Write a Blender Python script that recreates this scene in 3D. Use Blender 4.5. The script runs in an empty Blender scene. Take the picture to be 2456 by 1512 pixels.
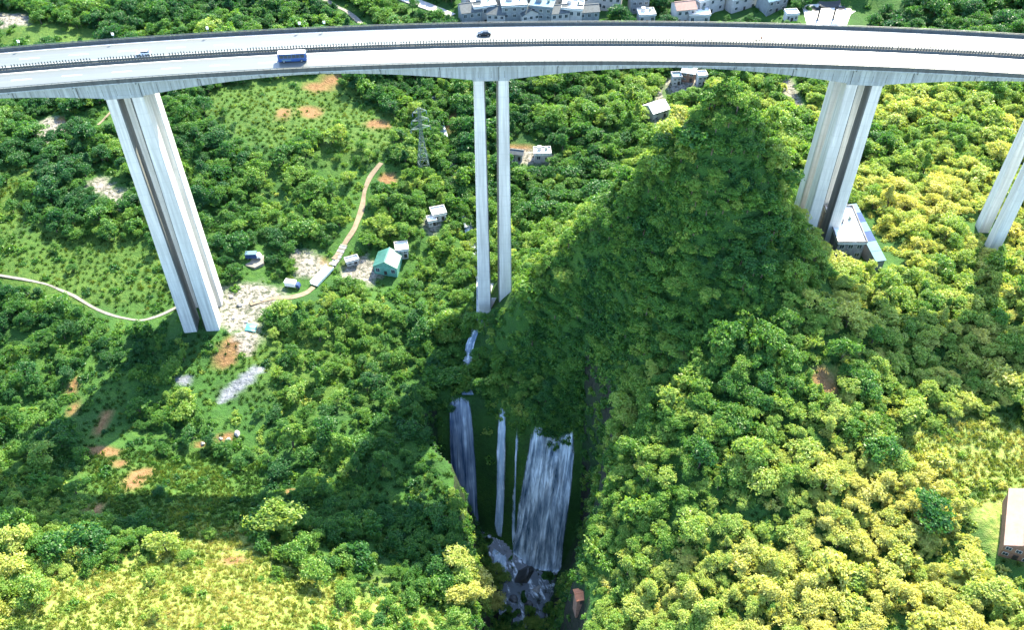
import bpy, math, random
import numpy as np
from mathutils import Vector, Matrix

# ------------------------------------------------------------------ camera, sky, sun, exposure
SC = bpy.context.scene
COL = SC.collection
CAMZ = 153.0
FPX, UC, VC = 2250.0, 1228.0, 756.0          # focal length and centre of a 2456 x 1512 frame
PITCH = math.radians(45.0)
cam_d = bpy.data.cameras.new('camera')
cam_d.sensor_width = 36.0
cam_d.lens = 36.0 * FPX / 2456.0
cam_d.clip_end = 4000.0
cam_d.clip_start = 1.0
cam = bpy.data.objects.new('camera', cam_d)
COL.objects.link(cam)
cam.location = (0, 0, CAMZ)
cam.rotation_euler = (math.radians(90) - PITCH, 0, 0)
SC.camera = cam

SUN_EL, SUN_AZ = math.radians(43.0), math.radians(24.0)   # azimuth measured from +Y towards +X
SUN_DIR = Vector((math.sin(SUN_AZ) * math.cos(SUN_EL), math.cos(SUN_AZ) * math.cos(SUN_EL), math.sin(SUN_EL)))
world = bpy.data.worlds.new('World')
SC.world = world
world.use_nodes = True
wn = world.node_tree
sky = wn.nodes.new('ShaderNodeTexSky')
sky.sky_type = 'NISHITA'
sky.sun_disc = False
sky.sun_elevation = SUN_EL
sky.sun_rotation = SUN_AZ
sky.altitude = 900
wn.links.new(sky.outputs[0], wn.nodes['Background'].inputs[0])
wn.nodes['Background'].inputs[1].default_value = 0.15
sun_d = bpy.data.lights.new('sun', 'SUN')
sun_d.energy = 3.5
sun_d.angle = math.radians(0.53)
sun_d.color = (1.0, 0.91, 0.70)
sun = bpy.data.objects.new('sun', sun_d)
COL.objects.link(sun)
sun.rotation_euler = SUN_DIR.to_track_quat('Z', 'Y').to_euler()
sun.location = (100, 200, 250)
SC.view_settings.view_transform = 'Standard'
SC.view_settings.look = 'None'
SC.view_settings.exposure = 2.75
SC.view_settings.gamma = 1.0
SC.view_settings.use_curve_mapping = False
SC.cycles.max_bounces = 5
SC.cycles.diffuse_bounces = 3
SC.cycles.glossy_bounces = 2
SC.cycles.transmission_bounces = 3
SC.cycles.transparent_max_bounces = 6
SC.cycles.use_denoising = True
SC.cycles.sample_clamp_indirect = 4.0

rng = np.random.default_rng(11)
random.seed(5)

# ------------------------------------------------------------------ projection helpers (photo frame 2456 x 1512)
_fw = np.array([0, math.cos(PITCH), -math.sin(PITCH)])
_up = np.array([0, math.sin(PITCH), math.cos(PITCH)])
def project(x, y, z):
    z = np.asarray(z, float) - CAMZ
    Z = y * _fw[1] + z * _fw[2]
    return UC + FPX * np.asarray(x) / Z, VC - FPX * (y * _up[1] + z * _up[2]) / Z, Z
def ray(u, v):
    d = _fw * FPX + _up * (VC - v) + np.array([1.0, 0, 0]) * (u - UC)
    return d / np.linalg.norm(d)
def at_y(u, v, y):
    d = ray(u, v)
    t = y / d[1]
    return Vector((d[0] * t, y, CAMZ + d[2] * t))

# ------------------------------------------------------------------ value noise
def _hash(ix, iy, s):
    h = (ix.astype(np.int64) * 374761393 + iy.astype(np.int64) * 668265263 + s * 2147483647) & 0xFFFFFFFF
    h = ((h ^ (h >> 13)) * 1274126177) & 0xFFFFFFFF
    return ((h ^ (h >> 16)) & 0xFFFFFF) / float(0xFFFFFF)
def vnoise(x, y, s=0):
    x = np.asarray(x, float); y = np.asarray(y, float)
    ix, iy = np.floor(x), np.floor(y)
    fx, fy = x - ix, y - iy
    fx = fx * fx * (3 - 2 * fx); fy = fy * fy * (3 - 2 * fy)
    a = _hash(ix, iy, s); b = _hash(ix + 1, iy, s); c = _hash(ix, iy + 1, s); d = _hash(ix + 1, iy + 1, s)
    return (a * (1 - fx) + b * fx) * (1 - fy) + (c * (1 - fx) + d * fx) * fy
def fbm(x, y, s=0, o=4):
    r = 0; a = 0.5; t = 0
    for k in range(o):
        r = r + a * vnoise(x * 2 ** k + 17.3 * k, y * 2 ** k - 9.1 * k, s + k); t += a; a *= 0.5
    return r / t - 0.5

# ------------------------------------------------------------------ terrain: hills, valley floor and the carved gorge
CP = np.array([
 (-700, 1000, -60), (0, 1000, -70), (700, 1000, -40), (-700, 300, -80), (700, 300, -40), (-500, 0, -60), (500, 0, -40),
 (-420, 760, -72), (0, 800, -80), (420, 760, -55),
 (-300, 600, -86), (-100, 600, -90), (50, 600, -92), (180, 600, -85), (330, 600, -62),
 (-300, 450, -94), (-150, 450, -97), (0, 450, -103), (90, 450, -102), (180, 440, -92), (300, 430, -68),
 (-300, 340, -97), (-200, 340, -102), (-100, 340, -109), (-10, 340, -115), (60, 345, -108), (130, 335, -88), (220, 330, -76), (320, 330, -66),
 (-300, 260, -100), (-220, 258, -106), (-122, 261, -113), (-60, 268, -115), (-12, 276, -116), (20, 290, -104), (40, 300, -90),
 (68, 254, -5), (73, 262, -10), (78, 285, -46), (70, 310, -84), (37, 252, -44), (18, 252, -70), (3, 250, -88), (-10, 252, -112),
 (87, 252, -34), (104, 252, -62), (117, 252, -72), (107, 268, -75), (92, 280, -62),
 (67, 235, -36), (64, 220, -53), (60, 203, -63), (56, 172, -73), (52, 145, -79), (48, 120, -82),
 (88, 230, -50), (112, 225, -66), (110, 185, -70), (100, 140, -76), (95, 110, -74), (160, 262, -74), (217, 255, -73), (185, 212, -68),
 (172, 172, -72), (150, 130, -72), (140, 100, -66), (260, 200, -62), (260, 120, -56), (300, 260, -64),
 (42, 228, -66), (30, 225, -90), (36, 195, -84), (32, 165, -90), (29, 140, -93), (25, 118, -95),
 (-22, 242, -122), (-8, 240, -122), (12, 232, -120), (-50, 238, -120), (-120, 238, -117), (-220, 235, -109), (-45, 205, -116), (-100, 200, -116), (-180, 205, -110),
 (-26, 180, -117), (-30, 165, -119), (-70, 160, -107), (-130, 158, -104), (-45, 138, -106), (-100, 118, -88), (-160, 118, -86), (-60, 110, -90), (-20, 120, -107),
 (-14, 142, -117), (0, 60, -100), (-100, 60, -66), (100, 60, -58), (0, 0, -110), (-220, 150, -98)], float)
def _fit():
    n = len(CP)
    D = np.hypot(CP[:, None, 0] - CP[None, :, 0], CP[:, None, 1] - CP[None, :, 1])
    A = np.zeros((n + 3, n + 3)); A[:n, :n] = D + np.eye(n) * -0.6
    A[:n, n] = 1; A[:n, n + 1:] = CP[:, :2]; A[n, :n] = 1; A[n + 1:, :n] = CP[:, :2].T
    return np.linalg.solve(A, np.r_[CP[:, 2], 0, 0, 0])
_W = _fit()
GC = 4.0                                        # gorge axis (x)
def base_h(x, y):
    e = 5.5
    return (_rbf(x, y) * 2 + _rbf(x + e, y) + _rbf(x - e, y) + _rbf(x, y + e) + _rbf(x, y - e)) / 6
def _rbf(x, y):
    n = len(CP)
    r = _W[n] + _W[n + 1] * x + _W[n + 2] * y
    for k in range(n):
        r = r + _W[k] * np.hypot(x - CP[k, 0], y - CP[k, 1])
    return r
def lip_y(x):                                   # where the plateau breaks off above the falls
    return np.interp(x, [-40, -26, -14, -4, 8, 26, 40], [226, 231, 232, 227, 217, 214, 206])
def height(x, y):
    x = np.asarray(x, float); y = np.asarray(y, float)
    h = base_h(x, y)
    near = np.clip(1 - np.abs(y - 268) / 20, 0, 1) * 0.6
    h = h + (fbm(x / 42, y / 42, 3, 3) * 7 + fbm(x / 11, y / 11, 9, 3) * 2.6) * (1 - near)
    # creek bed above the falls
    cx = np.interp(y, [225, 240, 255, 268, 300, 420], [-14, -19, -16, -10, -14, -40])
    cr = np.interp(y, [225, 300, 420], [3.2, 2.6, 2.0])
    dip = np.clip(1 - np.abs(x - cx) / (cr * 2.6), 0, 1)
    h = h - 2.6 * dip * np.clip((y - 222) / 8, 0, 1) * np.clip((430 - y) / 40, 0, 1)
    # gorge
    floor = np.interp(y, [60, 120, 172, 190, 205, 236], [-212, -203, -190, -181, -178, -178]) + fbm(x / 5, y / 5, 21, 3) * 2.2
    half = np.where(x < 1.5, np.interp(y, [40, 120, 150, 165, 180, 195, 203, 212, 232], [7, 5.0, 5.0, 8.0, 9, 11, 17, 27, 30]), np.interp(y, [40, 120, 150, 165, 180, 195, 212, 232], [7, 5.0, 5.0, 7.5, 12, 18, 26, 30]))
    cx = np.interp(y, [40, 130, 160, 185, 215, 232], [3.5, 4.2, 4.0, 3.0, 1.0, 0.0])
    side = np.clip(np.abs(x - cx) - half, 0, None) * np.where(x < cx, np.interp(y, [140, 175, 200], [8.0, 6.0, 5.0]), np.interp(y, [140, 170, 190, 215], [9.0, 5.0, 3.8, 3.0])) * (1 + 0.5 * fbm(x / 9, y / 9, 31, 3))
    yb = lip_y(x) - 24
    cliff = np.clip(y - yb, 0, None) * 2.15 * (1 + 0.25 * fbm(x / 6, y / 10, 41, 3))
    g = floor + np.maximum(side, cliff) + 6.0 * np.clip(np.abs(x + 1) - 27.5, 0, None)
    wf = np.clip((34 - np.hypot(x - 172, (y - 466) * .9)) / 12, 0, 1)
    h = h * (1 - wf) + -93.0 * wf
    return np.minimum(h, g)

def spaced(segs):
    out = []
    for a, b, s in segs:
        out.append(np.arange(a, b, s))
    return np.r_[np.concatenate(out), segs[-1][1]]
gx = spaced([(-900, -330, 30), (-330, -70, 3.0), (-70, 90, 1.25), (90, 340, 3.0), (340, 900, 30)])
gy = spaced([(-60, 90, 15), (90, 135, 2.0), (135, 280, 1.25), (280, 660, 3.2), (660, 1300, 32)])
GX, GY = np.meshgrid(gx, gy)
GZ = height(GX, GY)
def ground(x, y):                                # bilinear height of the built sheet
    x = np.clip(np.asarray(x, float), gx[0] + .01, gx[-1] - .01); y = np.clip(np.asarray(y, float), gy[0] + .01, gy[-1] - .01)
    i = np.searchsorted(gx, x) - 1; j = np.searchsorted(gy, y) - 1
    fx = (x - gx[i]) / (gx[i + 1] - gx[i]); fy = (y - gy[j]) / (gy[j + 1] - gy[j])
    return (GZ[j, i] * (1 - fx) + GZ[j, i + 1] * fx) * (1 - fy) + (GZ[j + 1, i] * (1 - fx) + GZ[j + 1, i + 1] * fx) * fy
def hit(u, v):
    d = ray(u, v)
    t = np.arange(120, 1400, 0.8)
    x, y, z = d[0] * t, d[1] * t, CAMZ + d[2] * t
    k = np.argmax(z < ground(x, y))
    return Vector((x[k], y[k], float(ground(x[k], y[k]))))
def px_per_m(p):
    return FPX / project(p[0], p[1], p[2])[2]

# ------------------------------------------------------------------ object helpers
def link(o, parent=None):
    COL.objects.link(o)
    if parent is not None:
        o.parent = parent
    return o
def tag(o, label=None, cat=None, group=None, kind=None):
    if label: o['label'] = label
    if cat: o['category'] = cat
    if group: o['group'] = group
    if kind: o['kind'] = kind
    return o
def empty(name, loc=(0, 0, 0), rz=0.0):
    o = bpy.data.objects.new(name, None)
    o.location = loc; o.rotation_euler = (0, 0, rz)
    o.empty_display_size = 0.5
    return link(o)
class MB:
    def __init__(s): s.v = []; s.f = []; s.m = []; s.mi = 0
    def add(s, vs, fs):
        n = len(s.v); s.v += [tuple(p) for p in vs]; s.f += [tuple(i + n for i in f) for f in fs]; s.m += [s.mi] * len(fs); return s
    def box(s, x0, x1, y0, y1, z0, z1, M=None):
        vs = [Vector(p) for p in ((x0, y0, z0), (x1, y0, z0), (x1, y1, z0), (x0, y1, z0), (x0, y0, z1), (x1, y0, z1), (x1, y1, z1), (x0, y1, z1))]
        if M is not None: vs = [M @ p for p in vs]
        return s.add(vs, [(3, 2, 1, 0), (4, 5, 6, 7), (0, 1, 5, 4), (1, 2, 6, 5), (2, 3, 7, 6), (3, 0, 4, 7)])
    def bar(s, a, b, w, n=4):
        a = Vector(a); b = Vector(b); q = (b - a).to_track_quat('Z', 'Y')
        ring = [q @ Vector((math.cos(2 * math.pi * (k + .5) / n) * w, math.sin(2 * math.pi * (k + .5) / n) * w, 0)) for k in range(n)]
        vs = [a + r for r in ring] + [b + r for r in ring]
        return s.add(vs, [(k, (k + 1) % n, n + (k + 1) % n, n + k) for k in range(n)] + [tuple(range(n - 1, -1, -1)), tuple(range(n, 2 * n))])
    def cyl(s, c, axis, r, h, n=12):
        c = Vector(c); a = Vector(axis).normalized()
        return s.bar(c - a * h / 2, c + a * h / 2, r, n)
    def prism(s, prof, y0, y1):                  # profile in xz, extruded along y
        n = len(prof)
        vs = [(x, y0, z) for x, z in prof] + [(x, y1, z) for x, z in prof]
        return s.add(vs, [(k, (k + 1) % n, n + (k + 1) % n, n + k) for k in range(n)] + [tuple(range(n - 1, -1, -1)), tuple(range(n, 2 * n))])
    def mesh(s, name, mats, smooth=False):
        me = bpy.data.meshes.new(name)
        me.from_pydata(s.v, [], s.f)
        for m in (mats if isinstance(mats, (list, tuple)) else [mats]): me.materials.append(m)
        if any(s.m): me.polygons.foreach_set('material_index', s.m)
        if smooth: me.polygons.foreach_set('use_smooth', [True] * len(me.polygons))
        me.update()
        return me
    def build(s, name, mats, parent=None, smooth=False):
        return link(bpy.data.objects.new(name, s.mesh(name, mats, smooth)), parent)

# ------------------------------------------------------------------ materials
def newmat(name):
    m = bpy.data.materials.new(name); m.use_nodes = True
    nt = m.node_tree; b = nt.nodes['Principled BSDF']
    return m, nt, b
def rgba(c): return (c[0], c[1], c[2], 1.0)
def ramp(nt, stops, fac=None):
    r = nt.nodes.new('ShaderNodeValToRGB')
    e = r.color_ramp.elements
    while len(e) < len(stops): e.new(0.5)
    for k, (p, c) in enumerate(stops): e[k].position = p; e[k].color = rgba(c)
    if fac is not None: nt.links.new(fac, r.inputs[0])
    return r.outputs[0]
def noise(nt, scale, detail=4, vec=None, rough=0.6):
    n = nt.nodes.new('ShaderNodeTexNoise'); n.inputs['Scale'].default_value = scale; n.inputs['Detail'].default_value = detail; n.inputs['Roughness'].default_value = rough
    if vec is not None: nt.links.new(vec, n.inputs['Vector'])
    return n.outputs['Fac']
def coords(nt, scale=(1, 1, 1), kind='Object'):
    t = nt.nodes.new('ShaderNodeTexCoord'); m = nt.nodes.new('ShaderNodeMapping'); m.inputs['Scale'].default_value = scale
    nt.links.new(t.outputs[kind], m.inputs[0]); return m.outputs[0]
def mix(nt, f, a, b, mode='MIX'):
    n = nt.nodes.new('ShaderNodeMix'); n.data_type = 'RGBA'; n.blend_type = mode
    for s, val in ((0, f), (6, a), (7, b)):
        if isinstance(val, (int, float)): n.inputs[s].default_value = val
        elif isinstance(val, tuple): n.inputs[s].default_value = rgba(val)
        else: nt.links.new(val, n.inputs[s])
    return n.outputs[2]
def math_n(nt, op, a, b=0.0):
    n = nt.nodes.new('ShaderNodeMath'); n.operation = op
    for s, val in ((0, a), (1, b)):
        if isinstance(val, (int, float)): n.inputs[s].default_value = val
        else: nt.links.new(val, n.inputs[s])
    return n.outputs[0]
def bump(nt, b, h, strength=0.3, dist=0.1):
    n = nt.nodes.new('ShaderNodeBump'); n.inputs['Strength'].default_value = strength; n.inputs['Distance'].default_value = dist
    nt.links.new(h, n.inputs['Height']); nt.links.new(n.outputs[0], b.inputs['Normal'])
def plain(name, c, rough=0.6, var=0.25, scale=0.8, metal=0.0, bumps=0.0, vec_scale=(1, 1, 1)):
    m, nt, b = newmat(name)
    f = noise(nt, scale, 5, coords(nt, vec_scale))
    lo = tuple(x * (1 - var) for x in c); hi = tuple(min(1, x * (1 + var * .7)) for x in c)
    nt.links.new(ramp(nt, [(0.3, lo), (0.7, hi)], f), b.inputs['Base Color'])
    b.inputs['Roughness'].default_value = rough; b.inputs['Metallic'].default_value = metal
    if bumps: bump(nt, b, noise(nt, scale * 6, 4, coords(nt, vec_scale)), bumps, 0.05)
    return m
def concrete(name, c, streak=0.35):
    m, nt, b = newmat(name)
    geo = nt.nodes.new('ShaderNodeNewGeometry')
    mp = nt.nodes.new('ShaderNodeMapping'); mp.inputs['Scale'].default_value = (0.9, 0.9, 0.035)
    nt.links.new(geo.outputs['Position'], mp.inputs[0])
    f1 = noise(nt, 1.0, 6, mp.outputs[0], 0.7)
    f2 = noise(nt, 0.12, 5, geo.outputs['Position'])
    dark = tuple(x * (1 - streak) for x in c)
    col = ramp(nt, [(0.36, dark), (0.6, c)], f1)
    col = mix(nt, ramp(nt, [(0.35, (0, 0, 0)), (0.75, (.5, .5, .5))], f2), col, tuple(x * (1 - streak * .8) for x in c))
    wv = nt.nodes.new('ShaderNodeTexWave'); wv.bands_direction = 'Z'; wv.inputs['Scale'].default_value = 0.07; wv.inputs['Distortion'].default_value = 0.0
    nt.links.new(geo.outputs['Position'], wv.inputs['Vector'])
    col = mix(nt, ramp(nt, [(0.0, (.22, .22, .22)), (0.025, (0, 0, 0))], wv.outputs['Fac']), col, tuple(x * .55 for x in c))
    nt.links.new(col, b.inputs['Base Color'])
    b.inputs['Roughness'].default_value = 0.75
    bump(nt, b, noise(nt, 3, 4, geo.outputs['Position']), 0.15, 0.05)
    return m
M_CONC = concrete('pier_concrete', (0.57, 0.565, 0.53), 0.38)
M_CONCD = concrete('gap_shade_concrete', (0.17, 0.175, 0.16), 0.55)  # dark tone painting the shade between the twin pier walls
M_GIRD = concrete('girder_concrete', (0.31, 0.35, 0.36), 0.45)
M_PARA = concrete('parapet_concrete', (0.065, 0.075, 0.072), 0.5)
M_DARKSTEEL = plain('painted_dark_steel', (0.035, 0.05, 0.05), 0.5, 0.3)
M_GALV = plain('galvanised_steel', (0.12, 0.17, 0.155), 0.45, 0.25, metal=0.3)
M_WHITE = plain('white_paint', (0.80, 0.80, 0.78), 0.5, 0.06)
M_LINE = plain('road_marking_paint', (0.78, 0.78, 0.76), 0.55, 0.12, 2.0)
def road_mat():
    m, nt, b = newmat('worn_pale_road_surface')
    t = nt.nodes.new('ShaderNodeTexCoord')
    sep = nt.nodes.new('ShaderNodeSeparateXYZ'); nt.links.new(t.outputs['UV'], sep.inputs[0])
    cmb = nt.nodes.new('ShaderNodeCombineXYZ')
    nt.links.new(math_n(nt, 'MULTIPLY', sep.outputs[0], 0.02), cmb.inputs[0]); nt.links.new(sep.outputs[1], cmb.inputs[1])
    f = noise(nt, 0.55, 5, cmb.outputs[0]); f2 = noise(nt, 0.05, 3, t.outputs['UV'])
    col = ramp(nt, [(0.3, (0.078, 0.088, 0.083)), (0.7, (0.112, 0.122, 0.115))], f)
    col = mix(nt, ramp(nt, [(0.35, (0, 0, 0)), (0.7, (.5, .5, .5))], f2), col, (0.085, 0.098, 0.092))
    nt.links.new(col, b.inputs['Base Color'])
    b.inputs['Roughness'].default_value = 0.46
    b.inputs['Specular IOR Level'].default_value = 0.55
    return m
M_ROAD = road_mat()

# ------------------------------------------------------------------ ground colour masks, painted per vertex where the soil itself differs
PRE_CLEAR = []
BLOBS = []                                       # (x, y, rx, ry, kind)
def blob(u, v, ru, rv, kind):
    p = hit(u, v); s = px_per_m(p)
    a = math.atan2(CAMZ - p.z, math.hypot(p.x, p.y))
    if kind == 'pale': ru *= 1.35; rv *= 1.35
    BLOBS.append((p.x, p.y, ru / s, rv / s / math.sin(a), kind))
    if kind in ('pale', 'soil'): PRE_CLEAR.append((p.x + 2.0, p.y + 3.5, max(2.0, min(ru / s, 7.0))))
for a in [(745, 272, 26, 11, 'soil'), (795, 193, 24, 12, 'soil'), (765, 212, 30, 9, 'soil'), (680, 272, 16, 11, 'soil'), (905, 300, 30, 9, 'soil'),
          (1082, 295, 15, 17, 'soil'), (180, 925, 12, 18, 'soil'), (185, 985, 8, 25, 'soil'), (250, 1015, 10, 26, 'soil'), (245, 1085, 42, 12, 'soil'),
          (330, 1150, 30, 30, 'soil'), (285, 1115, 16, 16, 'soil'), (228, 1222, 18, 22, 'soil'), (545, 1052, 24, 13, 'soil'), (485, 1068, 16, 7, 'soil'),
          (570, 830, 34, 20, 'soil'), (540, 860, 26, 16, 'soil'), (665, 735, 36, 12, 'soil'), (868, 652, 34, 22, 'pale'), (850, 640, 24, 14, 'soil'),
          (735, 622, 26, 14, 'pale'), (745, 645, 30, 14, 'pale'), (765, 640, 26, 18, 'soil'), (1268, 378, 46, 9, 'pale'), (1245, 360, 30, 10, 'soil'),
          (105, 302, 20, 12, 'pale'), (128, 322, 24, 14, 'pale'), (142, 300, 14, 14, 'soil'), (238, 448, 22, 12, 'pale'), (268, 470, 20, 12, 'pale'), (290, 490, 10, 12, 'pale'),
          (1640, 200, 38, 12, 'pale'), (1570, 265, 22, 22, 'pale'), (1585, 240, 8, 18, 'pale'), (600, 720, 55, 26, 'pale'), (570, 760, 40, 26, 'pale'), (650, 712, 30, 12, 'pale'), (595, 812, 20, 26, 'pale'),
          (612, 890, 20, 11, 'slab'), (592, 908, 24, 13, 'slab'), (568, 928, 24, 13, 'slab'), (545, 948, 18, 15, 'slab'), (535, 962, 10, 10, 'slab'), (440, 915, 20, 10, 'slab'), (1980, 920, 30, 28, 'soil'), (2010, 900, 20, 20, 'dry'),
          (20, 45, 36, 12, 'pale'), (955, 50, 16, 9, 'soil'), (930, 435, 22, 16, 'soil'), (1040, 540, 16, 10, 'pale'), (1895, 225, 12, 30, 'pale'),
          (560, 1345, 30, 12, 'soil'), (700, 1180, 12, 8, 'soil'),
          (420, 1430, 520, 130, 'dry'), (900, 1490, 260, 60, 'dry'), (560, 1300, 130, 50, 'dry'), (2330, 1080, 180, 80, 'dry'), (2420, 1260, 70, 90, 'dry'), (2200, 1130, 160, 60, 'dry'),
          (40, 470, 60, 90, 'lush'), (200, 650, 220, 80, 'lush'), (720, 260, 230, 80, 'lush'), (850, 340, 100, 40, 'lush'), (400, 1180, 220, 110, 'lush'), (760, 880, 180, 90, 'lush'), (2260, 20, 80, 30, 'lush'), (150, 90, 180, 40, 'lush'),
          (960, 1500, 80, 40, 'dry'), (1150, 1400, 50, 50, 'dry')]:
    blob(*a)
def masks(x, y):
    out = {k: np.zeros(np.shape(x)) for k in ('soil', 'pale', 'dry', 'lush', 'slab')}
    wob = fbm(np.asarray(x) / 5.0, np.asarray(y) / 5.0, 77, 3) * 1.1
    for bx, by, rx, ry, k in BLOBS:
        if k == 'slab': r = np.hypot((x - bx) / rx, (y - by) / ry) + wob * .5
        else: r = np.hypot((x - bx) / rx, (y - by) / ry) + wob * (0.9 if k != 'dry' else .6)
        w = 0.3 if k in ('pale', 'slab') else 0.6
        out[k] = np.maximum(out[k], np.clip((1.0 + w / 2 - r) / w, 0, 1))
    return out
MK = masks(GX, GY)

def ground_mat():
    m, nt, b = newmat('valley_ground')
    geo = nt.nodes.new('ShaderNodeNewGeometry')
    pos = geo.outputs['Position']
    at1 = nt.nodes.new('ShaderNodeAttribute'); at1.attribute_name = 'soil_mask'
    at2 = nt.nodes.new('ShaderNodeAttribute'); at2.attribute_name = 'grass_mask'
    s1 = nt.nodes.new('ShaderNodeSeparateColor'); nt.links.new(at1.outputs['Color'], s1.inputs[0])
    s2 = nt.nodes.new('ShaderNodeSeparateColor'); nt.links.new(at2.outputs['Color'], s2.inputs[0])
    n1 = noise(nt, 0.06, 3, pos); n2 = noise(nt, 0.6, 4, pos, 0.7); n3 = noise(nt, 2.5, 1, pos)
    g = ramp(nt, [(0.3, (0.014, 0.045, 0.010)), (0.5, (0.028, 0.085, 0.012)), (0.7, (0.05, 0.11, 0.016))], n1)
    g = mix(nt, ramp(nt, [(0.4, (0, 0, 0)), (0.65, (.8, .8, .8))], n2), g, (0.025, 0.07, 0.015))
    lush = ramp(nt, [(0.3, (0.026, 0.068, 0.011)), (0.55, (0.052, 0.105, 0.016)), (0.75, (0.10, 0.13, 0.024))], n2)
    g = mix(nt, s2.outputs[1], g, lush)
    dry = ramp(nt, [(0.28, (0.05, 0.11, 0.016)), (0.45, (0.15, 0.20, 0.04)), (0.62, (0.25, 0.265, 0.075)), (0.78, (0.32, 0.29, 0.12))], n2)
    g = mix(nt, math_n(nt, 'MULTIPLY', s2.outputs[0], ramp(nt, [(0.25, (.5, .5, .5)), (0.5, (1, 1, 1))], n1)), g, dry)
    soil = ramp(nt, [(0.3, (0.10, 0.055, 0.02)), (0.6, (0.19, 0.11, 0.05)), (0.8, (0.25, 0.16, 0.085))], n2)
    g = mix(nt, s1.outputs[0], g, soil)
    pale = ramp(nt, [(0.38, (0.04, 0.05, 0.03)), (0.47, (0.13, 0.125, 0.105)), (0.64, (0.30, 0.275, 0.235))], n2)
    g = mix(nt, s1.outputs[1], g, pale)
    slab = ramp(nt, [(0.35, (0.06, 0.07, 0.08)), (0.6, (0.17, 0.185, 0.21))], n2)
    g = mix(nt, s1.outputs[2], g, slab)
    # bare wet rock wherever the sheet is too steep for soil
    sepn = nt.nodes.new('ShaderNodeSeparateXYZ'); nt.links.new(geo.outputs['True Normal'], sepn.inputs[0])
    steep = ramp(nt, [(0.20, (1, 1, 1)), (0.30, (0, 0, 0))], math_n(nt, 'ADD', sepn.outputs[2], math_n(nt, 'MULTIPLY', math_n(nt, 'SUBTRACT', n2, 0.5), 0.25)))
    rock = ramp(nt, [(0.3, (0.012, 0.016, 0.011)), (0.6, (0.032, 0.036, 0.024)), (0.8, (0.07, 0.068, 0.05))], n2)
    rock = mix(nt, ramp(nt, [(0.5, (0, 0, 0)), (0.6, (.8, .8, .8))], n1), rock, (0.015, 0.05, 0.012))
    g = mix(nt, steep, g, rock)
    nt.links.new(g, b.inputs['Base Color'])
    b.inputs['Roughness'].default_value = 0.9
    b.inputs['Specular IOR Level'].default_value = 0.2
    bump(nt, b, math_n(nt, 'ADD', n2, math_n(nt, 'MULTIPLY', n3, .4)), 0.9, 0.9)
    return m
M_GROUND = ground_mat()
nx, ny = len(gx), len(gy)
me = bpy.data.meshes.new('ground')
co = np.stack([GX, GY, GZ], -1).reshape(-1, 3).astype(np.float32)
ii = (np.arange(ny - 1)[:, None] * nx + np.arange(nx - 1)[None, :]).reshape(-1)
quads = np.stack([ii, ii + 1, ii + nx + 1, ii + nx], 1).astype(np.int32)
me.vertices.add(len(co)); me.vertices.foreach_set('co', co.ravel())
me.loops.add(len(quads) * 4); me.loops.foreach_set('vertex_index', quads.ravel())
me.polygons.add(len(quads)); me.polygons.foreach_set('loop_start', np.arange(0, len(quads) * 4, 4, dtype=np.int32))
me.polygons.foreach_set('use_smooth', np.ones(len(quads), bool))
me.update(calc_edges=True)
for nm, ks in (('soil_mask', ('soil', 'pale', 'slab')), ('grass_mask', ('dry', 'lush', None))):
    at = me.attributes.new(nm, 'FLOAT_COLOR', 'POINT')
    arr = np.ones((len(co), 4), np.float32)
    for c, k in enumerate(ks): arr[:, c] = MK[k].ravel() if k else 0
    at.data.foreach_set('color', arr.ravel())
me.materials.append(M_GROUND)
tag(link(bpy.data.objects.new('ground', me)), 'green valley floor, hillsides and rocky gorge walls below the viaduct', kind='structure')
KEEP = []                                         # (u0, u1, v0, v1, y): frame areas where nothing nearer than y may stand in front
CLEAR = list(PRE_CLEAR)                                        # (x, y, r): world discs without trees
def clear(x, y, r): CLEAR.append((x, y, r))

# ------------------------------------------------------------------ viaduct
BC = Vector((30.0, -785.0, 0)); PA = [math.radians(a) for a in (-14.6, -8.30, -2.0, 4.53)]; PS = [math.radians(a) for a in (7.95, 11.7, 15.5, 19.2)]
R_NEAR, R_FAR = 1056.0, 1069.6
def on_arc(r, a, z=0.0): return Vector((BC.x + r * math.sin(a), BC.y + r * math.cos(a), z))
A0, A1 = math.radians(-18.2), math.radians(20.6)
def arc_angles(a0, a1, step=4.0):
    n = max(2, int((a1 - a0) * 1060 / step)); return [a0 + (a1 - a0) * k / n for k in range(n + 1)]
def sweep(mb, prof, angs, closed=True, depth=None):      # prof: list of (radius, z) or function of angle
    n = None; start = len(mb.v); fs = []
    for k, a in enumerate(angs):
        p = prof(a) if callable(prof) else prof
        n = len(p); mb.v += [tuple(on_arc(r, a, z)) for r, z in p]
        if k:
            for j in range(n if closed else n - 1):
                b0 = start + (k - 1) * n; b1 = start + k * n
                fs.append((b0 + j, b0 + (j + 1) % n, b1 + (j + 1) % n, b1 + j))
    if closed:
        fs.append(tuple(start + j for j in range(n - 1, -1, -1))); fs.append(tuple(start + (len(angs) - 1) * n + j for j in range(n)))
    mb.f += fs; mb.m += [mb.mi] * len(fs)
def flip_fix(o):
    import bmesh
    bm = bmesh.new(); bm.from_mesh(o.data); bmesh.ops.recalc_face_normals(bm, faces=bm.faces); bm.to_mesh(o.data); bm.free()
def girder_depth(a):
    d = min(abs(a - p) for p in PA) * 1060
    half = 59.5
    t = min(1.0, max(0.0, (d - 5.5) / (half - 5.5)))
    return 7.0 - 4.2 * (1 - (1 - t) ** 1.8)
via = empty('viaduct', on_arc(R_NEAR, PA[2], 0))
tag(via, 'curved pale concrete highway viaduct on tall twin-walled piers crossing the valley', 'viaduct')
VINV = Matrix.Translation(-via.location)
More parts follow.
